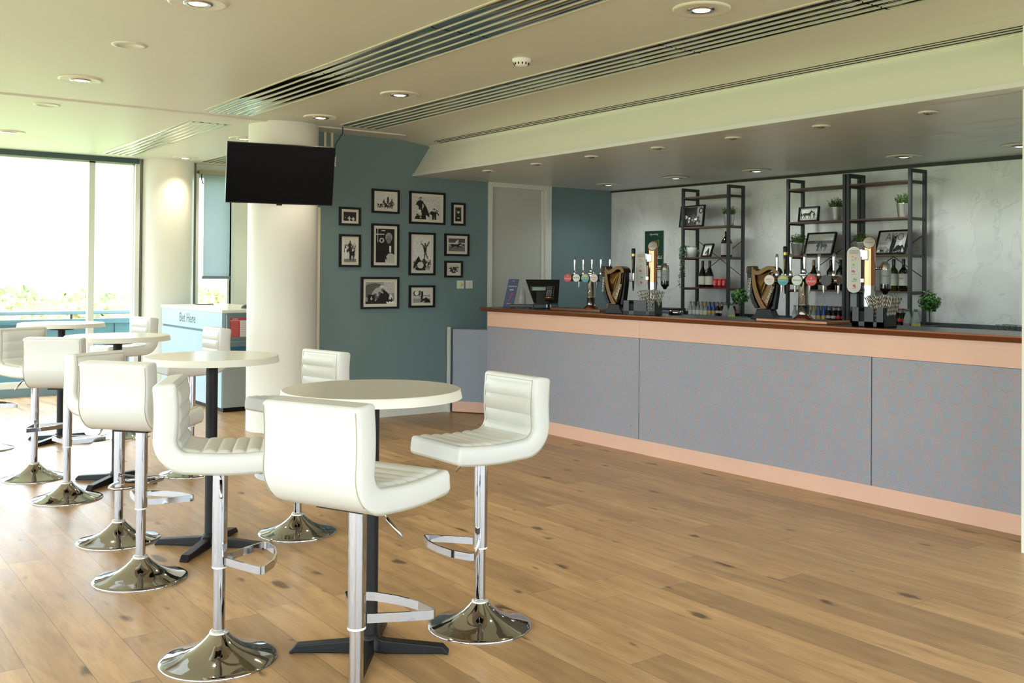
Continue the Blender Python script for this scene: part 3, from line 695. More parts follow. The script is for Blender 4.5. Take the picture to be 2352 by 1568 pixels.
def framed(name, label, group, w_, h_, art, fb, mb, loc, rot=(0, 0, 0), prop=False, extra=None):
    """picture in local XZ plane facing -Y, origin at bottom centre back"""
    t = thing(name, label, 'picture', loc, 0, group); t.rotation_euler = rot
    m = MB(); d = .022
    m.box(-w_/2, w_/2, -d, 0, 0, fb); m.box(-w_/2, w_/2, -d, 0, h_-fb, h_); m.box(-w_/2, -w_/2+fb, -d, 0, fb, h_-fb); m.box(w_/2-fb, w_/2, -d, 0, fb, h_-fb)
    m.build('frame', BLACKF, t)
    MB().box(-w_/2+fb, w_/2-fb, -.008, -.002, fb, h_-fb).build('mount', MOUNT, t)
    bgv, items = ART[art]
    x0, x1, z0, z1 = -w_/2+fb+mb, w_/2-fb-mb, fb+mb, h_-fb-mb
    keys = [bgv]; m = MB()
    m.add([(x0, -.0085, z0), (x1, -.0085, z0), (x1, -.0085, z1), (x0, -.0085, z1)], [(0, 1, 2, 3)], 0)
    for i, (poly, px, py, pw, ph, g, fl) in enumerate(items):
        P = [(px+(1-q[0] if fl else q[0])*pw, py+q[1]*ph) for q in poly]
        P = clip_poly(P)
        if not P: continue
        ar = sum(P[k-1][0]*P[k][1]-P[k][0]*P[k-1][1] for k in range(len(P)))
        if ar < 0: P = P[::-1]
        if g not in keys: keys.append(g)
        yy = -.0087-.00006*(i+1)
        m.add([(x0+(x1-x0)*a, yy, z0+(z1-z0)*b) for a, b in P], [tuple(range(len(P)))], keys.index(g))
    pr = m.build('photo_print', [grey(k) for k in keys], t)
    if extra: extra(t, x0, x1, z0, z1)
    if prop:
        MB().add([(-.03, 0, .0), (.03, 0, .0), (0, 0, h_*.7), (-.03, .001, 0), (.03, .001, 0), (0, .001, h_*.7)], [(0, 1, 2), (5, 4, 3)], M=T(0, 0, 0) @ RX(-.35)).build('easel_back', mat('kraft board', (170, 130, 84), .7), t)
    return t
def six(t, x0, x1, z0, z1):
    text('6', .055, grey(230), t, T(x0+(x1-x0)*.2, -.0125, z0+(z1-z0)*.25) @ FACE_MY)
def ako(t, x0, x1, z0, z1):
    text('AKO', .10, grey(110), t, T(x0+(x1-x0)*.55, -.0088, z0+(z1-z0)*.76) @ FACE_MY)
    text('Search', .04, grey(120), t, T(x0+(x1-x0)*.18, -.0088, z0+(z1-z0)*.46) @ FACE_MY)
gal = [
 (4.510, 4.749, 1.989, 2.177, 'stable', 'small landscape framed photo of a dark stable scene, top left of the gallery', None),
 (4.878, 5.201, 2.132, 2.383, 'frontal', 'framed photo of a horse facing forward among people, second from left on top', None),
 (5.322, 5.768, 2.036, 2.384, 'jockeyhorse', 'large framed photo of a mounted jockey and a person below, top of the gallery', None),
 (5.852, 6.028, 2.036, 2.286, 'slimjockey', 'small narrow portrait framed photo of a jockey, top right of the gallery', None),
 (4.513, 4.753, 1.566, 1.900, 'rider', 'upright framed photo of horse and rider in a crowd, left side of the gallery', None),
 (4.877, 5.200, 1.566, 2.022, 'oldman', 'tall framed photo of a balding man in a dark crowd, middle of the gallery', None),
 (5.322, 5.646, 1.487, 1.945, 'salute', 'tall framed photo of a jockey raising both arms above a horse', None),
 (5.766, 6.083, 1.700, 1.945, 'race', 'landscape framed photo of a galloping racehorse on grass, right of the gallery', None),
 (5.769, 6.000, 1.465, 1.647, 'group', 'small framed group photo above the light switches', None),
 (4.762, 5.205, 1.134, 1.466, 'number6', 'large framed photo of a racing horse with a number 6 cloth, bottom of the gallery', six),
 (5.327, 5.645, 1.141, 1.379, 'turned', 'framed photo of a horse turning its head, bottom right of the gallery', None)]
for x0, x1, z0, z1, art, lab, ex in gal:
    w_ = x1-x0; h_ = z1-z0; mb = .03 if min(w_, h_) > .2 else .026
    framed('framed_photo', lab, 'framed racing photos on the blue green wall', w_, h_, art, .022, mb, ((x0+x1)/2, GY-.001, z0), extra=ex)
t = thing('dimmer_switch', 'white wall dimmer with a round knob below the small group photo', 'switch', (5.978, GY-.001, 1.387))
MB().box(-.045, .045, -.008, 0, -.045, .045).build('plate', WHITEP, t, bevel=.002)
MB().lathe([(.019, 0), (.017, .018), (.0005, .02)], 20, M=T(0, -.008, 0) @ RX(pi/2), caps=False).build('knob', mat('cream knob', (214, 206, 150), .4), t)
t = thing('light_switch', 'white double rocker light switch beside the door frame', 'switch', (6.093, GY-.001, 1.388))
MB().box(-.045, .045, -.008, 0, -.045, .045).build('plate', WHITEP, t, bevel=.002)
for s_ in (-1, 1): MB().box(s_*.014-.012, s_*.014+.012, -.013, -.007, -.028, .028).build('rocker', WHITEP, t, bevel=.002)
# ================================================================ BETTING KIOSK
KX, KY, KH = 3.767, 10.559, 1.085
K = thing('betting_kiosk', 'pale blue kiosk counter reading Bet Here behind the near column', 'counter', (KX, KY, 0))
BLUEP = mat('pale blue laminate', (168, 192, 200), .4); GREYP = mat('grey laminate', (160, 166, 164), .4)
m = MB(); m.box(.03, .78, .03, 2.1, 0, .05, 1); m.box(0, .8, .004, 2.12, .05, .838); m.box(.012, .79, .012, 2.11, .838, .864, 2); m.box(0, .8, .004, 2.12, .864, KH-.02)
m.build('body', [BLUEP, BLACK, mat('dark teal groove', (86, 112, 114), .5)], K)
MB().box(.018, .8, 0, .006, .05, .62).build('end_panel', GREYP, K)
MB().box(-.01, .84, -.02, 2.14, KH-.02, KH+.015).build('worktop', mat('white worktop', (232, 230, 216), .25), K, bevel=.006)
text('Bet Here', .155, mat('dark teal print', (58, 84, 88), .5), K, T(-.001, 11.71-KY, .968) @ FACE_MX)
for i, (z0, z1) in enumerate(((.77, 1.055), (.60, .745))):
    m = MB(); m.box(.035, .55, -.03, 0, z0, z1); fr = m.build('poster_frame', ALU, K, bevel=.005)
    m = MB()
    a, b = .075, .51
    if i == 0:
        m.box(a, b, -.032, -.029, z0+.04, z1-.04, 0); m.box(a, a+.11, -.033, -.03, z0+.04, z1-.075, 1); m.box(a, b, -.033, -.03, z1-.07, z1-.04, 1)
        for k in range(9): m.box(a+.12, b-.01, -.033, -.03, z0+.055+k*.02, z0+.058+k*.02, 1 if k % 3 else 2)
        for k in range(14): m.box(a+.012, a+.095, -.0335, -.03, z0+.05+k*.011, z0+.053+k*.011, 3)
    else:
        m.box(a, b, -.032, -.029, z0+.04, z1-.04, 4)
    m.build('poster', [mat('poster white', (226, 222, 214), .5), mat('poster red', (190, 56, 66), .5), mat('poster grey line', (120, 120, 124), .5), mat('poster pale line', (220, 130, 130), .5), mat('poster petrol blue', (34, 92, 116), .5)], fr)
text('Racing', .026, MOUNT, K, T(.38, -.0335, .77+.285-.055) @ FACE_MY)
text('WHEN', .02, MOUNT, K, T(.13, -.0335, .77+.285-.055) @ FACE_MY)
text('Tote', .03, MOUNT, K, T(.40, -.0335, .675) @ FACE_MY)
t = thing('cap', 'small dark cap like item lying on the kiosk worktop beside the column', 'cap', (4.19, 10.9, KH+.015), .4)
MB().sphere((0, 0, 0), .085, 20, 8, z0=0, z1=1, sz=.55).build('crown', mat('dark cloth', (52, 56, 62), .8), t)
MB().prism([(.05, -.07), (.15, -.05), (.17, 0), (.15, .05), (.05, .07)], 0, .012, 'z').build('peak', mat('dark cloth', (52, 56, 62), .8), t)
m = MB(); m.box(-.1, .1, -.05, .05, 0, .012)
tag(m.build('notepad', mat('dark wood', (90, 76, 60), .5), loc=(4.18, 12.35, KH+.015)), 'thin dark tray lying at the far end of the kiosk worktop', 'tray')

# ================================================================ BLIND
BLINDM = mat('blind weave', (168, 190, 198), .8)
_t = BLINDM.node_tree; _b = _t.nodes['Principled BSDF']; _tr = _t.nodes.new('ShaderNodeBsdfTranslucent'); _tr.inputs[0].default_value = srgb(206, 212, 212)
_mx = _t.nodes.new('ShaderNodeMixShader'); _mx.inputs[0].default_value = .45; _o = _t.nodes['Material Output']
_t.links.new(_b.outputs[0], _mx.inputs[1]); _t.links.new(_tr.outputs[0], _mx.inputs[2]); _t.links.new(_mx.outputs[0], _o.inputs[0])
B = thing('roller_blind', 'pale blue grey roller blind half lowered over the narrow side window', 'blind', (4.60, WY-.06, 0))
MB().box(-.175, .175, -.002, .002, 1.45, 2.79).build('fabric', stripe_material('blind weave', (156, 178, 184), (164, 186, 192), 0, .8, 60) if False else BLINDM, B)
MB().box(-.187, .187, -.014, .014, 1.415, 1.452).build('bottom_bar', mat('grey bar', (118, 132, 134), .5), B, bevel=.003)
MB().box(-.24, .24, -.04, .05, 2.79, 2.84).build('head_rail', mat('beige rail', (168, 164, 136), .5), B)
m = MB()
for k in range(8):
    x = -.17+k*.0425; m.tube([(x, -.004, 1.47), (x+.021, -.004, 1.49), (x+.0425, -.004, 1.47)], .0008, 4)
m.build('zigzag_stitch', mat('grey thread', (110, 120, 124), .7), B)
m = MB(); m.tube([(-.215, -.03, 2.80), (-.215, -.03, 2.72), (-.195, -.035, 2.66)], .008, 6); m.build('chain_tensioner', SHELFM, B)

# ================================================================ TABLES
def make_table(name, label, loc, rz):
    t = thing(name, label, 'table', loc, rz, 'round white bar tables')
    R = .356
    MB().lathe([(R-.008, 1.0445), (.0005, 1.0445)], 96, caps=False).build('tabletop', TABLE, t)
    e_ = MB(); e_.lathe([(R+.002, 1.009), (R-.004, 1.037), (R-.0045, 1.0415), (R-.008, 1.0445)], 96, caps=False); e_.lathe([(.0005, 1.009), (R+.002, 1.009)], 96, caps=False, smooth=False); e_.build('edge_band', TABLE_EDGE, t)
    MB().lathe([(.031, .045), (.031, .985)], 28).build('column', BLACKP, t)
    MB().lathe([(.10, .985), (.10, 1.000), (.13, 1.0085)], 24).build('top_plate', BLACKP, t)
    MB().lathe([(.05, .02), (.05, .05), (.036, .075), (.031, .08)], 28).build('hub', BLACKP, t)
    for k in range(4):
        m = MB(); L = .31
        m.prism([(.02, .012), (.06, .005), (L-.02, .005), (L, .0), (L+.005, .008), (L-.02, .034), (.06, .055), (.02, .07)], -.024, .024, 'y', 0, RZ(k*pi/2))
        m.build('foot', BLACKP, t, bevel=.004)
    return t
T1 = make_table('bar_table', 'round white high table nearest the camera', (1.875, 3.56, 0), rad(53))
T2 = dup(T1, (1.890, 5.446, 0), rad(46), 'round white high table second from the camera')
T3 = dup(T1, (1.925, 7.515, 0), rad(42), 'round white high table third from the camera, in front of the kiosk')
T4 = dup(T1, (1.98, 9.58, 0), rad(40), 'round white high table farthest from the camera, beside the big window')

# ================================================================ STOOLS
def shell(st, W=.19, seatmode=True):
    """st: list of (x,z,tx,tz,halfthick,halfwidth,bulge)"""
    m = MB(); rings = []
    lat = [-1, -.97, -.92, -.86, -.84, -.6, -.3, 0, .3, .6, .84, .86, .92, .97, 1]
    for (x, z, tx, tz, h, wd, bul) in st:
        nx, nz = tz, -tx   # inner normal
        ring = []
        c = min(.013, h*.6)
        inner = []
        for q in lat:
            y = q*wd; a = abs(q)
            off = h
            ed = (1-a)*wd
            if ed < c: off = h-c+math.sqrt(max(c*c-(c-ed)**2, 0))
            if a < .85: off += bul
            inner.append((y, off))
        outer = []
        for q in reversed([-1, -.965, -.9, -.5, 0, .5, .9, .965, 1]):
            y = q*wd; ed = (1-abs(q))*wd; off = h
            if ed < c: off = h-c+math.sqrt(max(c*c-(c-ed)**2, 0))
            outer.append((y, -off))
        for (y, off) in inner+outer:
            ring.append((x+nx*off, y, z+nz*off))
        rings.append(ring)
    n = len(rings[0]); vs = [p for r in rings for p in r]; fs = []
    for i in range(len(rings)-1):
        for k in range(n):
            k2 = (k+1) % n; fs.append((i*n+k, i*n+k2, (i+1)*n+k2, (i+1)*n+k))
    m.add(vs, fs, 0, True)
    m.add(rings[0], [tuple(range(n))[::-1]], 0, True); m.add(rings[-1], [tuple(range(n))], 0, True)
    return m
def path():
    """centre line front->top: returns list of (x,z,tx,tz,s)"""
    P = []
    # seat, slightly dished
    n = 44
    for i in range(n+1):
        t_ = i/n; x = .240-.335*t_; z = .768-.010*math.sin(pi*t_)+.004*(1-t_)
        P.append((x, z))
    cx, cz, r = -.095, .858, .090
    for i in range(1, 17):
        a = -pi/2-(pi/2-.02)*i/16; P.append((cx+r*math.cos(a), cz+r*math.sin(a)))
    x0, z0 = P[-1]
    n = 30
    for i in range(1, n+1):
        t_ = i/n; P.append((x0+.006*math.sin(pi*t_)-.004*t_, z0+(1.063-z0)*t_))
    out = []; s = 0
    for i, p in enumerate(P):
        a = P[max(i-1, 0)]; b = P[min(i+1, len(P)-1)]
        dx, dz = b[0]-a[0], b[1]-a[1]; l = math.hypot(dx, dz)
        if i: s += math.hypot(p[0]-P[i-1][0], p[1]-P[i-1][1])
        out.append((p[0], p[1], dx/l, dz/l, s))
    return out
PT = path(); STOT = PT[-1][4]
def ribs(s):
    if s < .028 or s > STOT-.03: return 0
    # five channels on the seat (pitch .052), plain bend, four to five on the back
    if s < .30: u = (s-.028)/.0544
    elif s < .40: u = (s-.30)/.10; return .006*abs(math.sin(pi*u))**.5
    else: u = (s-.40)/((STOT-.03-.40)/4)
    return .0085*abs(math.sin(pi*(u % 1)))**.55
def stations(i0, i1):
    st = []
    for i in range(i0, i1+1):
        x, z, tx, tz, s = PT[i]
        h = .0385 + .004*min(1, max(0, (s-.3)/.2)); wd = .190
        e_ = min(s, STOT-s)
        if e_ < .015:
            k = math.sqrt(max(1-((.015-e_)/.015)**2, 0)); h = h*(.68+.32*k); wd = wd-.008*(1-k)
        st.append((x, z, tx, tz, h, wd, ribs(s)))
    return st
BEND = 52
# finer resampling of the centre line so the channels read
def resample(k):
    global PT
    Q = []
    for i in range(len(PT)-1):
        a, b = PT[i], PT[i+1]
        for j in range(k):
            u = j/k; q = [a[q_]*(1-u)+b[q_]*u for q_ in range(5)]; l = math.hypot(q[2], q[3]); q[2] /= l; q[3] /= l; Q.append(tuple(q))
    Q.append(PT[-1]); PT = Q
resample(2); BEND *= 2
def seam(i0, i1, q, off, r=.0013):
    pts = []
    for i in range(i0, i1+1, 2):
        x, z, tx, tz, s = PT[i]; h = .0385+.004*min(1, max(0, (s-.3)/.2))
        pts.append((x+tz*(h*off), q, z-tx*(h*off)))
    return pts
def make_stool(name, label, round_rest=False):
    t = thing(name, label, 'bar stool', (0, 0, 0), 0, 'white leatherette bar stools')
    MB().lathe([(.222, .0), (.2225, .004), (.219, .008), (.205, .0125), (.17, .021), (.13, .034), (.095, .051), (.068, .071), (.048, .090), (.036, .104), (.030, .112)], 64).build('base', CHROME, t)
    MB().lathe([(.034, .088), (.037, .094), (.036, .108), (.030, .116), (.0235, .117)], 32).build('collar', mat('clear collar', (214, 214, 210), .15, .6), t)
    MB().lathe([(.0225, .10), (.0225, .42)], 32).build('gas_lift', CHROME, t)

    o = MB().lathe([(.0285, .336), (.0285, .722)], 36).build('sleeve', CHROME, t)
    MB().lathe([(.0288, .330), (.0292, .333), (.0288, .337)], 32).build('ring', PLASTICW, o)
    m = shell(stations(0, BEND)); 
    for q in (-1, 1):
        m.tube(seam(4, BEND, q*.168, 1.0), .0017, 5, 1); m.tube(seam(4, BEND, q*.183, -1.0), .0013, 5, 1)
    m.tube([(x, y, z) for (x, y, z) in [(PT[4][0]+PT[4][3]*.036, yy*.168, PT[4][1]-PT[4][2]*.036) for yy in (-1, -.5, 0, .5, 1)]], .0012, 5, 1)
    m.build('seat', [LEATHER, STITCH], t)
    m = shell(stations(BEND, len(PT)-1))
    for q in (-1, 1):
        m.tube(seam(BEND, len(PT)-5, q*.168, 1.0), .0017, 5, 1); m.tube(seam(BEND, len(PT)-5, q*.181, -1.0), .0014, 5, 1)
    e_ = PT[-6]; m.tube([(e_[0]+e_[3]*.0425, yy*.168, e_[1]-e_[2]*.0425) for yy in (-1, -.5, 0, .5, 1)], .0013, 5, 1)
    m.build('backrest', [LEATHER, STITCH], t)
    m = MB(); m.box(-.09, .09, -.09, .09, .717, .731); m.build('mounting_plate', BLACKP, t)
    m = MB()
    if round_rest:
        pts = [(.03*math.cos(a), .03*math.sin(a), .352) for a in (1.2,)]
        loop = [(.02, .03, .35), (.06, .12, .35), (.10, .165, .352), (.15, .178, .352), (.19, .13, .352), (.205, 0, .352), (.19, -.13, .352), (.15, -.178, .352), (.10, -.165, .352), (.06, -.12, .35), (.02, -.03, .35)]
        m.tube(loop, .009, 10)
    else:
        loop = [(.022, .024, .36), (.08, .095, .36), (.150, .172, .36), (.160, .178, .36), (.172, .176, .36), (.205, .09, .36), (.213, 0, .36), (.205, -.09, .36), (.172, -.176, .36), (.160, -.178, .36), (.150, -.172, .36), (.08, -.095, .36), (.022, -.024, .36)]
        m.tube(loop, 0, 4, flat=(.004, .0145))
    m.build('footrest', CHROME, o)
    m = MB(); m.tube([(.0, -.03, .720), (.004, -.075, .716), (.008, -.098, .700), (.010, -.108, .688)], .0035, 8); m.tube([(.010, -.108, .688), (.016, -.165, .634)], .006, 10)
    m.build('height_lever', CHROME, t)
    return t
stools = [
 ('near', (1.455, 2.85), 23, .055, 'white bar stool nearest the camera with its back turned, in front of the nearest table'),
 ('S2', (1.371, 3.844), -24, .025, 'white bar stool seen side on, left of the nearest table'),
 ('S3', (1.418, 5.077), 38, .01, 'white bar stool with its back to the camera, left of the second nearest table'),
 ('S4', (1.52, 5.872), -60, -.02, 'white bar stool with a round tube footrest, mostly hidden behind another stool'),
 ('S5', (1.518, 7.136), 52, .01, 'white bar stool with its plain back showing, in front of the third table'),
 ('S6', (1.479, 7.991), -67, .02, 'white bar stool at the left edge of the photo with its ribbed backrest facing out'),
 ('S7', (1.38, 9.5), 20, 0, 'white bar stool cut by the left edge, only its footrest and base rim showing'),
 ('S8', (2.40, 3.56), 181, 0, 'white bar stool alone on the right of the nearest table, facing left'),
 ('S9', (2.401, 5.456), 190, -.02, 'white bar stool in front of the near column, behind the nearest table'),
 ('S10', (2.458, 7.523), 181, .02, 'white bar stool in front of the Bet Here kiosk, right of the third table'),
 ('S11', (2.50, 9.52), 190, .02, 'white bar stool farthest away, beside the far column'),
]
st0 = make_stool('bar_stool', 'x'); st4 = None
STO = []
for i, (nm, (x, y), a, dz, lab) in enumerate(stools):
    if nm == 'S4': o = make_stool('bar_stool', lab, True); o.location = (x, y, 0); o.rotation_euler = (0, 0, rad(a))
    elif i == 0: o = st0; o.location = (x, y, 0); o.rotation_euler = (0, 0, rad(a)); o['label'] = lab
    else: o = None
    STO.append(o)
for i, (nm, (x, y), a, dz, lab) in enumerate(stools):
    if STO[i] is None: STO[i] = dup(st0, (x, y, 0), rad(a), lab)
for i, (nm, (x, y), a, dz, lab) in enumerate(stools):
    for ch in STO[i].children:
        if ch.name.split('.')[0] in ('seat', 'backrest', 'sleeve', 'mounting_plate', 'height_lever'): ch.location.z = dz

# ================================================================ BAR
BY0, BY1 = 2.80, 8.50
bar = thing('bar_counter', 'long bar counter with grey blue hexagon panels, pink copper bands and a dark top', 'bar counter', (BX, BY0, 0))
L = BY1-BY0
m = MB(); m.box(.02, .42, 0, L, 0, 1.12); m.box(.002, .02, L-.02, L, .0, 1.12)
m.build('carcass', mat('dark carcass', (40, 40, 42), .6), bar)
m = MB(); m.box(-.004, .02, 0, L, 0, .118); m.build('kick_plate', PEACH, bar)
m = MB(); m.box(0, .02, 0, 6.219-BY0-.001, .972, 1.125); m.box(0, .02, 6.219-BY0+.001, L, .972, 1.125); m.build('upper_fascia', PEACH, bar)
# hexagon print helper
def hexpattern(m, y0, y1, z0, z1, x, mi, Y0):
    P = .125; RW = P*math.sqrt(3)/2
    def line(a, b):
        # clip to panel
        (ya, za), (yb, zb) = a, b
        t0, t1 = 0, 1
        for p, q in ((-(yb-ya), ya-y0), ((yb-ya), y1-ya), (-(zb-za), za-z0), ((zb-za), z1-za)):
            if abs(p) < 1e-9:
                if q < 0: return
                continue
            r = q/p
            if p < 0: t0 = max(t0, r)
            else: t1 = min(t1, r)
        if t0 >= t1: return
        A = (ya+(yb-ya)*t0, za+(zb-za)*t0); B_ = (ya+(yb-ya)*t1, za+(zb-za)*t1)
        d = math.hypot(B_[0]-A[0], B_[1]-A[1]); 
        if d < 1e-4: return
        nx_, nz_ = -(B_[1]-A[1])/d*.0013, (B_[0]-A[0])/d*.0013
        m.add([(x, A[0]+nx_, A[1]+nz_), (x, A[0]-nx_, A[1]-nz_), (x, B_[0]-nx_, B_[1]-nz_), (x, B_[0]+nx_, B_[1]+nz_)], [(0, 1, 2, 3)], mi)
    def hexa(cy, cz, r):
        p = [(cy+r*math.sin(k*pi/3), cz+r*math.cos(k*pi/3)) for k in range(6)]
        for k in range(6): line(p[k], p[(k+1) % 6])
    j0 = int(z0/RW)-1; j1 = int(z1/RW)+2; i0 = int(y0/P)-1; i1 = int(y1/P)+2
    for j in range(j0, j1):
        for i in range(i0, i1):
            cy = (i+.5*(j % 2))*P; cz = j*RW
            hexa(cy, cz, .042); 
            hexa(cy, cz+.014, .058)
            hexa(cy+P/2, cz+RW*.35, .020)
segs = [(0, 3.962-BY0, 'right'), (3.962-BY0, 6.219-BY0, 'middle'), (6.219-BY0, L, 'left')]
for a, b, nm in segs:
    m = MB(); m.box(-.003, .02, a+.004, b-.004, .118, .970, 0)
    hexpattern(m, a+.006, b-.006, .120, .968, -.0034, 1, BY0)
    o = m.build('front_panel', [PANEL, HEXL], bar)
    m = MB()
    for yy in (a+.1, b-.14):
        for zz in (.22, .88): m.lathe([(.006, 0), (.004, .003), (.0005, .0035)], 10, M=T(-.003, yy, zz) @ RY(-pi/2), caps=False)
    m.build('screw_cap', PANEL, o)
m = MB()
m.prism([(-.045, 1.165), (.50, 1.165), (.50, 1.125), (.0, 1.125), (-.025, 1.130), (-.048, 1.157)], 0, L+.07, 'y')
m.build('counter_top', COUNTER, bar)
m = MB(); m.prism([(-.0525, 1.164), (-.045, 1.1654), (-.0445, 1.163), (-.047, 1.157), (-.024, 1.128), (.0, 1.124), (-.004, 1.121), (-.028, 1.125), (-.053, 1.155)], 0, L+.072, 'y')
m.prism([(-.053, 1.164), (.36, 1.164), (.36, 1.125), (-.028, 1.125)], L+.066, L+.078, 'y')
m.build('copper_edge', COPPERE, bar)
# hinged flap door at the wall end
g = thing('bar_gate', 'small grey blue half door with a pink copper foot, standing ajar between wall and bar', 'gate', (5.835, 9.27, 0), math.atan2(-.52, .33))
MB().box(.035, .62, -.018, .018, .125, .905).build('panel', PANEL, g, bevel=.002)
MB().box(.035, .62, -.020, .020, .012, .125).build('kick_plate', PEACH, g)
MB().box(.035, .62, -.019, .019, .905, .912).build('top_strip', COUNTER, g)
tag(MB().box(5.800, 5.828, GY-.055, GY-.019, 0, .925).build('gate_post', WHITEP, bevel=.002), 'narrow white upright on the gallery wall carrying the half door', 'post')

# back counter and upstand
bc = thing('back_counter', 'long low grey back counter under the marbled wall carrying the shelves and bottles', 'counter', (7.45, 2.78, 0))
Lb = 8.6-2.78
MB().box(.02, MX-7.45-.001, 0, Lb, 0, 1.02).build('cabinet', mat('grey cabinet', (70, 74, 76), .5), bc)
MB().box(0, MX-7.45-.001, 0, Lb, 1.02, 1.062).build('worktop', mat('steel grey worktop', (122, 134, 140), .3, .3), bc)
struct(MB().box(MX-.03, MX-.001, 2.78, 8.6, 1.0625, 1.105).build('trim_11', mat('dark upstand', (66, 76, 80), .4)))
BCZ = 1.062

# ================================================================ SHELF UNITS
def shelf(label, y0, y1):
    t = thing('shelf_unit', label, 'shelf', (7.80, y0, BCZ), 0, 'open steel shelf units on the back counter')
    Wd = y1-y0; H = 2.45-BCZ; D = .25; p = .028
    for y in (0, Wd-p):
        m = MB()
        m.box(0, p, y, y+p, 0, H); m.box(D-p, D, y, y+p, 0, H); m.box(p, D-p, y, y+p, H-.03, H)
        for z in (2.340, 2.018, 1.692, 1.368): m.box(p, D-p, y+.006, y+p-.006, z-BCZ-.016, z-BCZ)
        m.build('side_frame', SHELFM, t)
    for z in (2.340, 2.018, 1.692, 1.368):
        MB().box(.004, D-.004, p*.6, Wd-p*.6, z-BCZ-.002, z-BCZ+.012).build('shelf_board', SHELFB, t)
    m = MB(); m.tube([(D-.006, p, 1.23-BCZ+.27), (D-.006, Wd-p, 1.88-BCZ)], .004, 6); m.tube([(D-.003, p, 1.88-BCZ), (D-.003, Wd-p, 1.50-BCZ)], .004, 6)
    m.build('cross_brace', SHELFM, t)
    return t
shelf('black steel shelf unit at the left of the marbled wall', 7.04, 7.72)
shelf('black steel shelf unit in the middle, touching the right one', 5.625, 6.30)
shelf('black steel shelf unit on the right beside the small round tree', 4.955, 5.61)
SH = {1: 2.352, 2: 2.030, 3: 1.704, 4: 1.380}

# bordering dark post at the right edge of the marbled wall
struct(MB().box(8.10, MX, 3.96, 4.00, 1.062, 2.42).build('trim_10', SHELFM))

# ================================================================ SHELF OBJECTS
def pot(label, x, y, z, r, h, ph, group, seed, name='potted_grass'):
    t = thing(name, label, 'potted plant', (x, y, z), 0, group)
    MB().lathe([(r*.72, 0), (r*.74, .003), (r*.97, h-.004), (r, h), (r*.96, h), (r*.93, h-.012), (.0005, h-.014)], 28).build('pot', mat('brushed zinc', (216, 218, 216), .32, .8), t)
    m = MB(); rr = random.Random(seed)
    for k in range(150):
        a = rr.uniform(0, 6.28); d = r*.85*math.sqrt(rr.random()); bx_, by_ = d*math.cos(a), d*math.sin(a)
        ln = ph*rr.uniform(.45, 1)*(1-.3*d/r); ox, oy = bx_*rr.uniform(.1, .8)+rr.uniform(-.012, .012), by_*rr.uniform(.1, .8)+rr.uniform(-.012, .012)
        wv = .0018; ca, sa = math.cos(a+1.5)*wv, math.sin(a+1.5)*wv
        z0 = h-.014
        m.add([(bx_-ca, by_-sa, z0), (bx_+ca, by_+sa, z0), (bx_+ox*.5+ca, by_+oy*.5+sa, z0+ln*.55), (bx_+ox*.5-ca, by_+oy*.5-sa, z0+ln*.55), (bx_+ox, by_+oy, z0+ln)], [(0, 1, 2, 3), (3, 2, 4)], k % 2)
        for q in range(4):
            lz = z0+ln*rr.uniform(.35, 1); f = (lz-z0)/ln; cx_, cy_ = bx_+ox*f+rr.uniform(-.008, .008), by_+oy*f+rr.uniform(-.008, .008); s_ = rr.uniform(.003, .006); b_ = rr.uniform(0, 6.28)
            m.add([(cx_, cy_, lz-s_), (cx_+s_*math.cos(b_), cy_+s_*math.sin(b_), lz), (cx_, cy_, lz+s_), (cx_-s_*math.cos(b_), cy_-s_*math.sin(b_), lz+.001)], [(0, 1, 2, 3)], (k+q) % 2)
    m.build('foliage', [mat('herb green dark', (44, 74, 30), .6), mat('herb green light', (96, 128, 52), .6)], t)
    return t
pots = [
 (7.93, 7.150, SH[2], .062, .115, 'zinc pot of grass on the upper shelf of the left unit'),
 (7.90, 5.790, SH[2], .062, .125, 'zinc pot of grass on the upper shelf of the middle unit, by the double posts'),
 (7.88, 6.225, SH[3], .068, .125, 'zinc pot of grass on the third shelf at the left end of the middle unit'),
 (7.92, 5.540, SH[3], .062, .120, 'zinc pot of grass behind the copper tap tower, third shelf of the right unit'),
 (7.90, 5.090, SH[2], .062, .125, 'zinc pot of grass on the upper shelf of the right unit')]
for i, (x, y, z, r, h, lab) in enumerate(pots): pot(lab, x, y, z, r, h, .125, 'zinc pots of grass on the shelves', i+1)

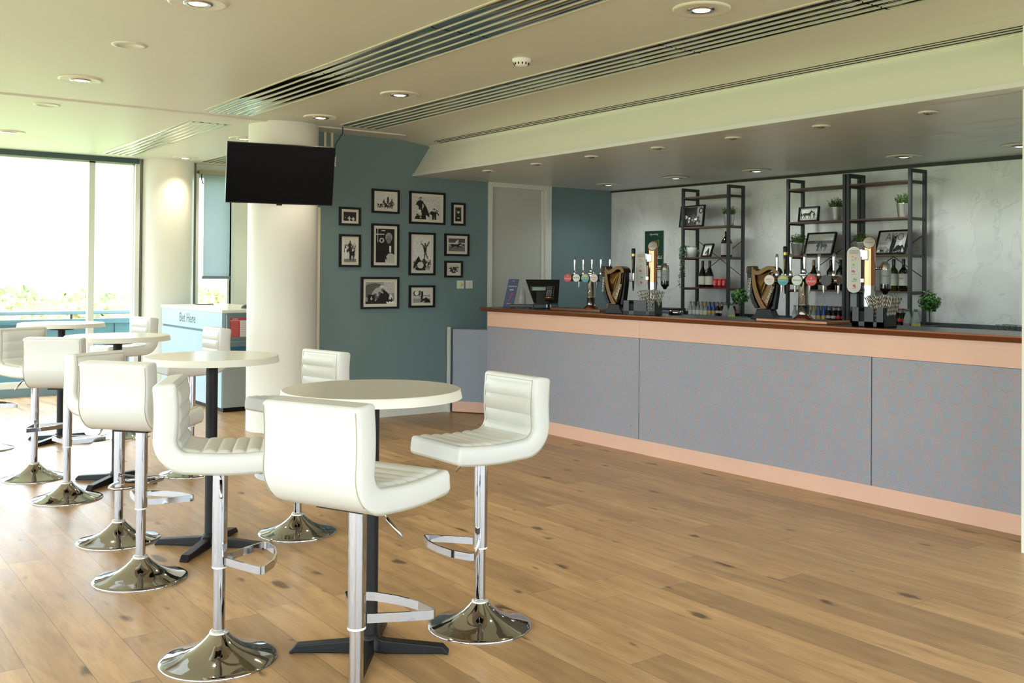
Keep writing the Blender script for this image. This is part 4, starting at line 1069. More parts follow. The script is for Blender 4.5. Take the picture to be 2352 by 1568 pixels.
# trailing ivy
iv = thing('trailing_ivy', 'white pot with pale trailing ivy hanging off the left shelf unit', 'potted plant', (7.90, 7.667, SH[3]))
MB().lathe([(.05, 0), (.055, .002), (.062, .105), (.06, .108), (.055, .10), (.0005, .098)], 24).build('pot', mat('white ceramic', (214, 216, 212), .4), iv)
m = MB(); rr = random.Random(9)
for v in range(15):
    a = rr.uniform(-2.6, 2.6)+pi/2; R_ = rr.uniform(.06, .10); ln = rr.uniform(.1, .46) if v % 3 else rr.uniform(.3, .5)
    bx_, by_ = R_*math.cos(a)*.8, R_*math.sin(a)
    if v > 8: by_ = abs(by_)*.9+.02; bx_ = -.09
    pts = [(bx_*.3, by_*.3, .10), (bx_*.8, by_*.8, .125), (bx_, by_, .09)]
    if math.hypot(bx_, by_) < .07 or v < 6: ln = .08
    for q in range(1, 8): pts.append((bx_+rr.uniform(-.006, .006), by_+rr.uniform(-.006, .006), .09-ln*q/7))
    m.tube(pts, .0012, 4, 1)
    for q in range(int(24+ln*190)):
        f = rr.random(); idx = min(int(f*(len(pts)-1)), len(pts)-2); u = f*(len(pts)-1)-idx
        c = Vector(pts[idx]).lerp(Vector(pts[idx+1]), u)+Vector((rr.uniform(-.01, .01), rr.uniform(-.014, .014), rr.uniform(-.01, .01)))
        s_ = rr.uniform(.008, .013); d1 = Vector((rr.uniform(-1, 1), rr.uniform(-1, 1), rr.uniform(-1, .3))).normalized()*s_; d2 = d1.orthogonal().normalized()*s_*.7
        m.add([c-d1, c+d2, c+d1, c-d2], [(0, 1, 2, 3)], 0)
m.build('trailing_stems', [mat('pale sage leaves', (112, 138, 110), .6), mat('stem', (96, 96, 70), .7)], iv)

def topiary(label, x, y, seed):
    t = thing('topiary_tree', label, 'potted plant', (x, y, BCZ), 0, 'small round leafy trees on the back counter')
    MB().lathe([(.055, 0), (.075, .012), (.078, .03), (.07, .03), (.0005, .026)], 24).build('pot', mat('dark pot', (54, 60, 60), .5), t)
    MB().tube([(0, 0, .02), (.004, .003, .08), (-.003, 0, .15), (0, 0, .22)], .005, 8).build('stem', mat('stem brown', (104, 92, 74), .8), t)
    m = MB(); rr = random.Random(seed)
    for k in range(420):
        d = Vector((rr.gauss(0, 1), rr.gauss(0, 1), rr.gauss(0, 1))).normalized(); c = Vector((0, 0, .235))+d*.088*rr.uniform(.55, 1.08)
        n = (d+Vector((rr.uniform(-.8, .8), rr.uniform(-.8, .8), rr.uniform(-.2, 1)))).normalized(); u = n.orthogonal().normalized(); u = Matrix.Rotation(rr.uniform(0, 6.28), 3, n) @ u; v_ = n.cross(u)
        s_ = rr.uniform(.014, .023)
        m.add([c-u*s_, c-u*s_*.2+v_*s_*.45, c+u*s_, c-u*s_*.2-v_*s_*.45], [(0, 3, 2, 1)], k % 3)
    m.build('leaves', [mat('leaf dark', (34, 74, 26), .45), mat('leaf mid', (56, 108, 36), .45), mat('leaf light', (98, 148, 62), .45)], t)
topiary('small round leafy tree on the back counter, left of the right harp font', 7.82, 6.90, 3)
topiary('small round leafy tree standing alone at the right of the shelves', 7.88, 4.82, 4)

# framed photos on shelves (lean back, facing the room: local -Y turned to -X)
def shelfpic(lab, yc, z, w_, h_, art, tilt, x=7.90, turn=0, ex=None, fb=.014, mb=.004):
    t = framed('framed_photo', lab, 'framed racing photos on the shelves', w_, h_, art, fb, mb, (x, yc, z), (0, 0, 0), prop=True, extra=ex)
    M_ = T(x, yc, z) @ RZ(-pi/2+turn) @ RX(-tilt); t.matrix_world = M_
    t.location = M_.to_translation(); t.rotation_euler = M_.to_euler()
shelfpic('large dark framed photo of smoke or dust, on the left shelf unit', 7.60, SH[2], .40, .232, 'dust', .12, 7.84, -.12)
shelfpic('small framed photo of a horse head above the two corked wine bottles', 7.42, SH[3], .215, .145, 'smallhead', .30, 7.88, -.35)
shelfpic('small framed photo of a walking horse on the middle shelf unit', 6.09, SH[2], .255, .145, 'walker', .12, 7.88, -.1)
shelfpic('large framed photo of a person leading a horse in a field', 5.965, SH[3], .375, .225, 'field', .28, 7.86, -.15)
shelfpic('large framed photo of a horse and people with big letters, right shelf unit', 5.20, SH[3], .36, .225, 'winner', .30, 7.87, -.2, ako)

# bottles
GLD = mat('dark wine glass', (18, 22, 14), .08, coat=.3)
GLG = mat('green wine glass', (52, 66, 20), .08)
LAB = mat('cream bottle label', (214, 210, 200), .6)
def wine(lab, x, y, z, body, capm, labm, group, h=.285, w_=.037, name='wine_bottle', lz=(.03, .12), burg=False, words=None):
    t = thing(name, lab, 'bottle', (x, y, z), 0, group)
    s = h/.285
    if burg: pr = [(w_*.9, 0), (w_, .006), (w_, .12*s), (w_*.85, .15*s), (w_*.45, .195*s), (.014, .215*s), (.0135, .25*s)]
    else: pr = [(w_*.9, 0), (w_, .006), (w_, .165*s), (w_*.9, .183*s), (w_*.5, .203*s), (.0145, .215*s), (.0135, .25*s)]
    MB().lathe(pr, 24).build('glass_body', body, t)
    MB().lathe([(.0148, .232*s), (.0150, .282*s), (.0142, h), (.0005, h)], 18).build('capsule', capm, t)
    MB().lathe([(w_+.0006, lz[0]), (w_+.0006, lz[1])], 24, caps=False).build('label_band', labm, t)
    return t
NAVY = mat('navy capsule', (30, 34, 56), .35); GOLDC = mat('gold foil capsule', (176, 142, 92), .4); BLKC = mat('black capsule', (28, 28, 30), .3)
wine('burgundy wine bottle with a cream label, left of the pair on the left unit', 7.88, 7.475, SH[4], GLD, NAVY, LAB, 'pair of cream label wine bottles on the left unit', burg=True, w_=.045)
wine('burgundy wine bottle with a cream label, right of the pair, next to the red tins', 7.88, 7.375, SH[4], GLD, NAVY, LAB, 'pair of cream label wine bottles on the left unit', burg=True, w_=.045)
SILV = mat('grey white label', (186, 186, 182), .5)
wine('gold topped wine bottle, left of the pair behind the right tap tower', 7.90, 6.161, SH[4], GLD, GOLDC, SILV, 'pair of gold topped bottles on the middle unit', burg=True, lz=(.125, .15), w_=.041)
wine('gold topped wine bottle, right of the pair behind the right tap tower', 7.90, 6.046, SH[4], GLD, GOLDC, SILV, 'pair of gold topped bottles on the middle unit', burg=True, lz=(.125, .15), w_=.041)
wine('black capped wine bottle with a grey label on the middle unit, behind the tap handles', 7.90, 5.85, SH[4], GLD, BLKC, SILV, 'black capped bottles on the middle unit', lz=(.06, .14), w_=.040)
wine('black capped wine bottle with a grey label half hidden by the double shelf posts', 7.90, 5.745, SH[4], GLD, BLKC, SILV, 'black capped bottles on the middle unit', lz=(.06, .14), w_=.040)
for yy, lab, gm in ((5.183, 'green wine bottle with a tall white label, left of the pair on the right unit', GLG), (5.085, 'dark wine bottle with a tall white label, right of the pair on the right unit', GLD)):
    t = wine(lab, 7.90, yy, SH[4], gm, BLKC, mat('white wine label', (206, 206, 204), .6), 'white label wine bottles on the right unit', lz=(.05, .155), w_=.041)
    text('VINO', .018, mat('orange print', (214, 120, 70), .5), t, T(-.0425, 0, .115) @ FACE_MX)
t = thing('spirit_bottle', 'big brown bottle with a tall pale label on the third shelf of the left unit', 'bottle', (7.92, 7.175, SH[3]))
MB().lathe([(.05, 0), (.058, .006), (.058, .15), (.05, .175), (.026, .205), (.018, .22), (.018, .245)], 28).build('glass_body', mat('brown glass', (44, 22, 14), .1), t)
MB().lathe([(.019, .235), (.019, .268), (.0005, .268)], 18).build('cap', BLKC, t)
MB().lathe([(.0585, .02), (.0585, .14)], 28, caps=False).build('label_band', mat('pale tall label', (170, 168, 176), .6), t)
tin0 = None
for i, (yy, nm) in enumerate(((7.262, 'left'), (7.200, 'middle'), (7.138, 'right, behind the post'))):
    lab = 'red drink tin on the left unit, %s of three' % nm
    if tin0 is None:
        tin0 = thing('drink_tin', lab, 'tin', (7.86, yy, SH[4]), 0, 'red tins on the left unit')
        MB().lathe([(.026, 0), (.0285, .004), (.0285, .088), (.026, .093), (.0005, .091)], 24).build('can', mat('red tin', (196, 34, 46), .3, .3), tin0)
        MB().box(-.0294, -.028, -.014, .014, .025, .075).build('printed_panel', mat('pale red print', (226, 130, 130), .4), tin0)
    else: dup(tin0, (7.86, yy, SH[4]), None, lab)

# mixers in ranks under each unit
CLEAR = mat('clear bottle glass', (176, 188, 180), .12, alpha=.55); COLA = mat('cola', (20, 10, 8), .12); 
def mixer(kind):
    t = thing('mixer_bottle', 'x', 'bottle')
    r = .0265
    if kind == 'tonic':
        MB().lathe([(r*.9, 0), (r, .004), (r, .085), (r*.8, .105), (.012, .128), (.0115, .155)], 18).build('glass_body', CLEAR, t)
        MB().lathe([(r+.0004, .028), (r+.0004, .075)], 18, caps=False).build('label_band', mat('white tonic label', (214, 214, 216), .6), t)
        MB().lathe([(.0135, .150), (.0135, .163), (.0005, .164)], 14).build('cap', mat('grey cap', (150, 146, 140), .4), t)
    if kind == 'gold tonic':
        MB().lathe([(r*.9, 0), (r, .004), (r, .085), (r*.8, .105), (.012, .128), (.0115, .155)], 18).build('glass_body', CLEAR, t)
        MB().lathe([(r+.0004, .028), (r+.0004, .075)], 18, caps=False).build('label_band', mat('cream tonic label', (214, 206, 188), .6), t)
        MB().lathe([(.0125, .128), (.0135, .163), (.0005, .164)], 14).build('cap', mat('gold cap', (200, 160, 96), .4), t)
    if kind == 'blue':
        MB().lathe([(r*.85, 0), (r, .01), (r*.9, .05), (r*.8, .07), (.012, .13), (.0115, .155)], 18).build('glass_body', CLEAR, t)
        MB().lathe([(r*.86, .062), (.0125, .130), (.0125, .155)], 18, caps=False).build('blue_wrap', mat('blue wrap', (58, 98, 170), .4), t)
        MB().lathe([(r*.93, .052), (r*.84, .075)], 18, caps=False, M=Matrix.Shear('XY', 4, (0, 0)) if False else None).build('gold_band', mat('gold band', (206, 162, 40), .4), t)
        MB().lathe([(.0135, .150), (.0135, .163), (.0005, .164)], 14).build('cap', mat('blue cap', (60, 96, 160), .4), t)
    if kind in ('cola', 'diet cola'):
        MB().lathe([(r*.85, 0), (r, .006), (r*.86, .04), (r, .075), (r*.8, .1), (.0125, .128)], 18).build('filled_body', COLA, t)
        MB().lathe([(.0125, .128), (.0115, .156)], 14).build('neck', CLEAR, t)
        MB().lathe([(r*.98, .052), (r+.0006, .078)], 18, caps=False).build('label_band', mat('red cola label', (196, 40, 44), .4) if kind == 'cola' else mat('silver cola label', (204, 196, 196), .4), t)
        MB().lathe([(.0135, .150), (.0135, .163), (.0005, .164)], 14).build('cap', mat('dull red cap', (150, 96, 92), .4), t)
    return t
proto_m = {}
ordn = ['first', 'second', 'third', 'fourth', 'fifth', 'sixth', 'seventh', 'eighth', 'ninth', 'tenth', 'eleventh', 'twelfth', 'thirteenth']
ranks = [
 ('left', 7.637, ['tonic', 'tonic', 'tonic', 'gold tonic', 'gold tonic', 'blue', 'blue', 'diet cola', 'diet cola', 'cola']),
 ('middle', 6.240, ['tonic', 'tonic', 'gold tonic', 'tonic', 'gold tonic', 'blue', 'blue', 'diet cola', 'diet cola', 'cola', 'cola']),
 ('right', 5.545, ['gold tonic', 'gold tonic', 'cola', 'cola', 'cola', 'diet cola', 'diet cola', 'cola', 'cola'])]
desc = {'tonic': 'white labelled clear mixer bottle', 'gold tonic': 'gold capped clear mixer bottle', 'blue': 'blue wrapped mixer bottle', 'cola': 'red labelled cola bottle', 'diet cola': 'silver labelled cola bottle'}
rows = ['front', 'second', 'third']
for unit, ys, kinds in ranks:
    for r_ in range(3):
        for i, kd in enumerate(kinds):
            x = 7.865+r_*.0585; y = ys-i*.0565-(.004 if r_ else 0)
            lab = '%s, %s from the left, %s row under the %s shelf unit' % (desc[kd], ordn[i], rows[r_], unit)
            g = 'mixer bottles under the %s shelf unit' % unit
            if kd not in proto_m:
                o = mixer(kd); proto_m[kd] = o; o.location = (x, y, BCZ); o['label'] = lab; o['group'] = g
            else: dup(proto_m[kd], (x, y, BCZ), None, lab, g)
def syrup(lab, y, colr, h, x=7.70, cap=(40, 90, 60)):
    t = thing('syrup_bottle', lab, 'bottle', (x, y, BCZ), 0, 'squash bottles beside the shelves')
    MB().lathe([(.034, 0), (.037, .006), (.037, .055*h/.17), (.033, .09*h/.17), (.014, h-.02), (.012, h-.008)], 20).build('bottle_body', CLEAR, t)
    MB().lathe([(.0375, .004), (.0375, .05)], 20, caps=False).build('label_band', mat('squash label %d %d %d' % colr, colr, .5), t)
    MB().lathe([(.015, h-.02), (.015, h), (.0005, h)], 16).build('cap', mat('squash cap', cap, .4), t)
syrup('squash bottle with a purple label left of the round tree at the right', 4.915, (150, 112, 158), .17)
syrup('squash bottle with a lime label right beside the round tree at the right', 4.838, (190, 196, 90), .17)
syrup('squash bottle with a purple label beside the left shelf unit', 6.985, (168, 120, 170), .165)
syrup('squash bottle with a lime label beside the left round tree', 6.905, (196, 200, 96), .165)

# glasses
GLS = glassmat('drinking glass', (.90, .93, .93), fres=1.6)
gl0 = None
for i in range(8):
    r_, c_ = divmod(i, 4)
    lab = 'upturned stemmed glass at the counter end, %s from the left in the %s row' % (ordn[c_], rows[r_])
    loc = (7.72+r_*.09, 4.13-c_*.045-r_*.01, BCZ)
    if gl0 is None:
        gl0 = thing('wine_glass', lab, 'glass', loc, 0, 'upturned stemmed glasses')
        MB().lathe([(.020, 0), (.021, .02), (.016, .032), (.004, .04)], 18, caps=False).build('bowl', GLS, gl0)
        MB().lathe([(.003, .038), (.003, .066)], 10).build('stem', GLS, gl0)
        MB().lathe([(.004, .064), (.020, .070), (.021, .072), (.0005, .0725)], 18, caps=False).build('foot', GLS, gl0)
    else: dup(gl0, loc, None, lab)
tb0 = None
for i in range(6):
    lab = 'small clear tumbler right of the right harp font, %s from the left' % ordn[i]
    loc = (7.66, 6.54-i*.05, BCZ)
    if tb0 is None:
        tb0 = MB().lathe([(.017, 0), (.02, .002), (.021, .05), (.020, .05), (.018, .006), (.0005, .005)], 18, caps=False).build('tumbler', GLS, loc=loc); tag(tb0, lab, 'glass', 'small tumblers')
    else:
        o = tb0.copy(); COL.objects.link(o); o.location = loc; o['label'] = lab
t0 = None
for i in range(5):
    lab = 'small glass dish left of the stemmed glasses, %s from the left' % ordn[i]
    loc = (7.70, 4.40-i*.05, BCZ)
    if t0 is None: t0 = MB().lathe([(.016, 0), (.02, .003), (.022, .014), (.0205, .014), (.017, .004), (.0005, .003)], 18, caps=False).build('glass_dish', GLS, loc=loc); tag(t0, lab, 'dish', 'small glass dishes')
    else: o = t0.copy(); COL.objects.link(o); o.location = loc; o['label'] = lab

# poster on marble
P_ = thing('wall_poster', 'dark green poster with gold outlined glasses on the marbled wall', 'poster', (MX-.004, 8.545, 1.52))
MB().box(-.004, .003, -.155, .155, 0, .508).build('sheet', mat('bottle green print', (18, 62, 44), .5), P_)
GOLDP = mat('gold print', (196, 168, 84), .4)
m = MB()
def ol(pts): m.tube([(-.006, y, z) for y, z in pts], .003, 4)
ol([(.07, .36), (.06, .25), (.03, .25), (.02, .36), (.07, .36)]); ol([(.07, .34), (.02, .34)])
ol([(0, .24), (0, .34), (-.01, .36), (-.01, .39), (-.03, .39), (-.03, .36), (-.04, .34), (-.04, .24), (0, .24)])
ol([(-.06, .40), (-.05, .35), (-.07, .31), (-.07, .24), (-.055, .235), (-.085, .235)]); ol([(-.07, .31), (-.09, .35), (-.08, .40), (-.06, .40)])
m.build('glass_outlines', GOLDP, P_)
WPR = mat('white print', (226, 230, 224), .5)
text('Upcoming', .035, WPR, P_, T(-.005, 0, .468) @ FACE_MX); text('YOURSELF', .05, WPR, P_, T(-.005, -.03, .195) @ FACE_MX); text('with', .03, WPR, P_, T(-.005, -.05, .125) @ FACE_MX)
MB().box(-.006, -.003, -.12, .12, -.03, .10).build('white_card', WPR, P_)
text('NOTES', .045, mat('lime print', (170, 180, 70), .5), P_, T(-.007, -.05, .04) @ FACE_MX)

# ================================================================ ON THE BAR
BZ = 1.1655
def sv_poly(fn, pts): return [fn(*p) for p in pts]
t = thing('table_sign', 'slim navy sign with red lettering standing at the left end of the bar', 'sign', (5.93, 8.33, BZ), 0)
Ms = RZ(rad(-70)) @ RX(0) 
Ms = RZ(rad(-52)) @ Matrix(((1, 0, .22, 0), (0, 1, .0, 0), (0, 0, 1, 0), (0, 0, 0, 1)))
MB().box(-.055, .055, -.003, 0, 0, .29, 0, Ms).box(-.055, .055, 0, .006, 0, .29, 1, Ms).build('board', [mat('navy print', (34, 48, 84), .45), mat('clear acrylic edge', (210, 214, 216), .2)], t)
RD = mat('red print', (190, 44, 60), .5)
text('CONGRATS', .017, WPR, t, Ms @ T(0, -.0035, .215) @ FACE_MY); text('BAR', .022, WPR, t, Ms @ T(0, -.0035, .18) @ FACE_MY)
text('racing', .038, RD, t, Ms @ T(0, -.0035, .105) @ RY(-.0) @ FACE_MY @ RZ(pi/2*.9)); text('& more', .014, WPR, t, Ms @ T(0, -.0035, .04) @ FACE_MY)
text('*', .03, WPR, t, Ms @ T(0, -.0035, .265) @ FACE_MY)
# plastic cups
CUP = mat('clear plastic cup', (206, 210, 208), .2, alpha=.45)
cup0 = None
ordn0 = ['first', 'second', 'third', 'fourth', 'fifth', 'sixth', 'seventh', 'eighth', 'ninth', 'tenth']
def cups(x, y, z, n, where, r=.04, h=.11, dz=.0095):
    global cup0
    for i in range(n):
        lab = 'clear plastic cup in the upturned stack %s, %s from the bottom' % (where, ordn0[i])
        if cup0 is None:
            cup0 = MB().lathe([(r, 0), (r+.002, .003), (r-.001, .006), (r*.68, h), (.0005, h)], 24, caps=False).build('plastic_cup', CUP); tag(cup0, lab, 'cup', 'cups in the stack %s' % where); o = cup0
        else:
            o = cup0.copy(); COL.objects.link(o); o['label'] = lab; o['group'] = 'cups in the stack %s' % where
        o.location = (x, y, z+i*dz)
cups(6.05, 8.25, BZ, 10, 'beside the till')
cups(6.248, 7.11, BZ, 6, 'behind the left harp font')

# till
till = thing('till', 'black touchscreen till seen from behind on the bar', 'till', (6.12, 8.00, BZ), rad(-38))
MB().box(-.09, .16, -.06, .14, .0, .045).build('base', DKGREY, till, bevel=.006)
Mt = T(0, .03, .05) @ RX(rad(-20))
MB().prism([(-.175, .27), (.175, .27), (.16, .02), (-.09, .02)], -.01, .02, 'y', 0, Mt @ T(0, .05, .0)).build('screen_housing', BLACK, till, bevel=.006)
m = MB(); m.prism([(-.12, .04), (.10, .04), (.02, .20), (-.04, .20)], -.06, .06, 'x'); m.build('stand', DKGREY, till)
MB().box(-.12, .12, -.06, .0, .17, .225).build('customer_display', BLACK, till, bevel=.004)
MB().box(-.10, .06, -.062, -.059, .180, .212).build('display_window', mat('lcd green grey', (128, 150, 132), .3), till)
t = thing('receipt_keyboard', 'flat black keyboard tray in front of the till', 'keyboard', (5.885, 8.03, BZ), rad(-38))
MB().box(-.12, .12, -.055, .055, .012, .042).build('body', DKGREY, t, bevel=.006)
MB().box(-.03, .01, -.03, 0, .042, .045).build('red_badge', RD, t)
MB().box(-.1, -.07, -.04, .04, 0, .013).box(.07, .1, -.04, .04, 0, .013).build('foot', BLACK, t)
cr = thing('card_reader', 'black card payment terminal on a stand right of the till', 'card reader', (6.0, 7.74, BZ), rad(-48))
MB().lathe([(.05, 0), (.05, .006), (.012, .012), (.010, .12)], 20).build('stand', BLACK, cr)
Mc = T(0, 0, .10) @ RX(rad(-32))
MB().box(-.04, .04, -.02, .02, -.02, .15, 0, Mc).build('body', BLACK, cr, bevel=.008)
m = MB()
for r_ in range(4):
    for c_ in range(3): m.box(-.026+c_*.019, -.012+c_*.019, -.024, -.02, .022+r_*.015, .032+r_*.015, 0, Mc)
m.build('keys', mat('key grey', (120, 124, 130), .5), cr)
m = MB(); m.box(-.030, -.012, -.024, -.02, -.002, .010, 0, Mc); m.box(-.009, .009, -.024, -.02, -.002, .010, 1, Mc); m.box(.012, .030, -.024, -.02, -.002, .010, 2, Mc)
m.build('colour_keys', [mat('key red', (214, 60, 50), .4), mat('key amber', (240, 170, 40), .4), mat('key green', (50, 150, 80), .4)], cr)
MB().box(-.03, .03, -.0215, -.019, .095, .135, 0, Mc).build('screen', mat('reader screen', (70, 80, 84), .2), cr)
text('worldpay', .012, WPR, cr, Mc @ T(0, -.022, .086) @ FACE_MY)
MB().box(-.03, .02, .02, .04, .015, .045).build('paper_slip', mat('paper', (214, 216, 206), .6), cr)

# drip trays
for lab, y0, y1, x0, x1 in (('copper fronted drip tray under the left tap tower', 6.90, 7.63, 5.93, 6.2), ('copper fronted drip tray under the right tap tower', 4.38, 5.02, 5.87, 6.14)):
    t = thing('drip_tray', lab, 'drip tray', ((x0+x1)/2, (y0+y1)/2, BZ), 0, 'copper drip trays on the bar')
    hx, hy = (x1-x0)/2, (y1-y0)/2
    MB().box(-hx, hx, -hy, hy, 0, .022).build('tray', mat('copper tray', (176, 118, 82), .3, .6), t, bevel=.004)
    MB().box(-hx+.02, hx-.02, -hy+.02, hy-.02, .022, .024).build('grille', SHELFM, t)

def lay(M_, pts): return pts
# T shaped tap towers
def badge_art(t, y, kind, x0):
    cols = {'white': (226, 226, 222), 'red': (206, 50, 44), 'blue': (60, 160, 176), 'dark': (44, 48, 52), 'pale': (226, 232, 228)}
    ring = {'white': (206, 206, 204), 'red': (214, 130, 90), 'blue': (220, 226, 220), 'dark': (80, 84, 88), 'pale': (80, 130, 96)}
    dirx = RZ(rad(28))  # badges turn slightly toward the camera
    Mb = T(x0, y, .285) @ dirx @ RY(-pi/2)
    b = MB().lathe([(.030, 0), (.040, .004), (.040, .012), (.037, .016), (.0005, .016)], 32, 0, Mb).build('badge', mat('badge ring '+kind, ring[kind], .3, .2), t)
    m = MB(); m.lathe([(.0365, .0162), (.0005, .0166)], 32, 0, Mb, caps=False); mats = [mat('badge face '+kind, cols[kind], .35)]
    if kind == 'blue':
        m.add([(Mb @ Vector((-.003+.034*math.cos(a), .034*math.sin(a), .0172))) for a in [rad(q) for q in range(-70, 71, 14)]][::1], [tuple(range(11))], 1)
        m.f[-1] = m.f[-1][::-1] if False else m.f[-1]
        mats.append(mat('badge yellow', (232, 200, 40), .4))
    m.build('badge_face', mats, b)
    Mt_ = T(x0, y, .285) @ dirx @ T(-.0175, 0, 0) @ FACE_MX
    w_ = {'white': [('ASPALL', .017, .004, (226, 140, 100)), ('CYDER', .011, -.014, (214, 110, 60))], 'red': [('MADRI', .021, -.008, (240, 236, 230)), ('A', .02, .016, (240, 236, 230))], 'blue': [('ATLANTIC', .014, -.004, (236, 240, 236))], 'pale': [('PRAVHA', .016, 0, (84, 104, 112)), ('o', .010, -.022, (180, 160, 90))], 'dark': []}[kind]
    for s_, sz, dz, cc in w_:
        text(s_, sz, mat('badge ink %d %d %d' % cc, cc, .5), b, Mt_ @ T(0, dz, 0))
def tap_tower(label, y, x, kinds, group):
    t = thing('tap_tower', label, 'beer taps', (x, y, BZ+.0245), 0, group)
    MB().lathe([(.07, 0), (.07, .008), (.045, .03), (.040, .034)], 32).build('base_flange', mat('brown copper flange', (112, 56, 36), .25, .7), t)
    MB().lathe([(.0385, .03), (.0385, .10), (.041, .102), (.041, .106), (.0385, .108), (.0385, .33)], 36).build('column', CHROME, t)
    MB().lathe([(.039, .31), (.039, .325), (.026, .335), (.014, .345), (.019, .352), (.012, .368), (.0005, .372)], 28, caps=False).build('finial', CHROME, t)
    MB().lathe([(.031, -.31), (.033, -.305), (.033, .305), (.031, .31)], 28, 0, T(0, 0, .285) @ RX(pi/2)).build('crossbar', mat('bronze chrome', (128, 108, 96), .1, 1), t)
    for i, k in enumerate(kinds):
        yy = .256-i*.128
        badge_art(t, yy+.012, k, -.058)
        MB().lathe([(.008, 0), (.011, .01), (.011, .05)], 14, 0, T(-.045, yy, .285) @ RY(pi/2)).build('badge_stem', CHROME, t)
        m = MB(); m.lathe([(.014, .315), (.016, .33), (.012, .345), (.008, .352), (.007, .36), (.011, .40), (.0125, .455), (.010, .478), (.0005, .484)], 18, 0, T(.01, yy, 0), caps=False)
        m.build('tap_handle', CHROME, t)
        m = MB(); m.tube([(.03, yy, .28), (.06, yy, .275), (.065, yy, .25)], .010, 10); m.lathe([(.006, .19), (.008, .20), (.011, .25)], 12, 0, T(.065, yy, 0))
        m.build('spout', CHROME2, t)
tap_tower('chrome tap tower at the left, its crossbar partly behind the left harp font', 7.17, 6.06, ['red', 'pale', 'blue', 'white', 'dark'], 'T shaped tap towers')
tap_tower('chrome tap tower at the right with five badges in front of the middle shelf unit', 4.69, 6.01, ['white', 'blue', 'pale', 'red', 'dark'], 'T shaped tap towers')

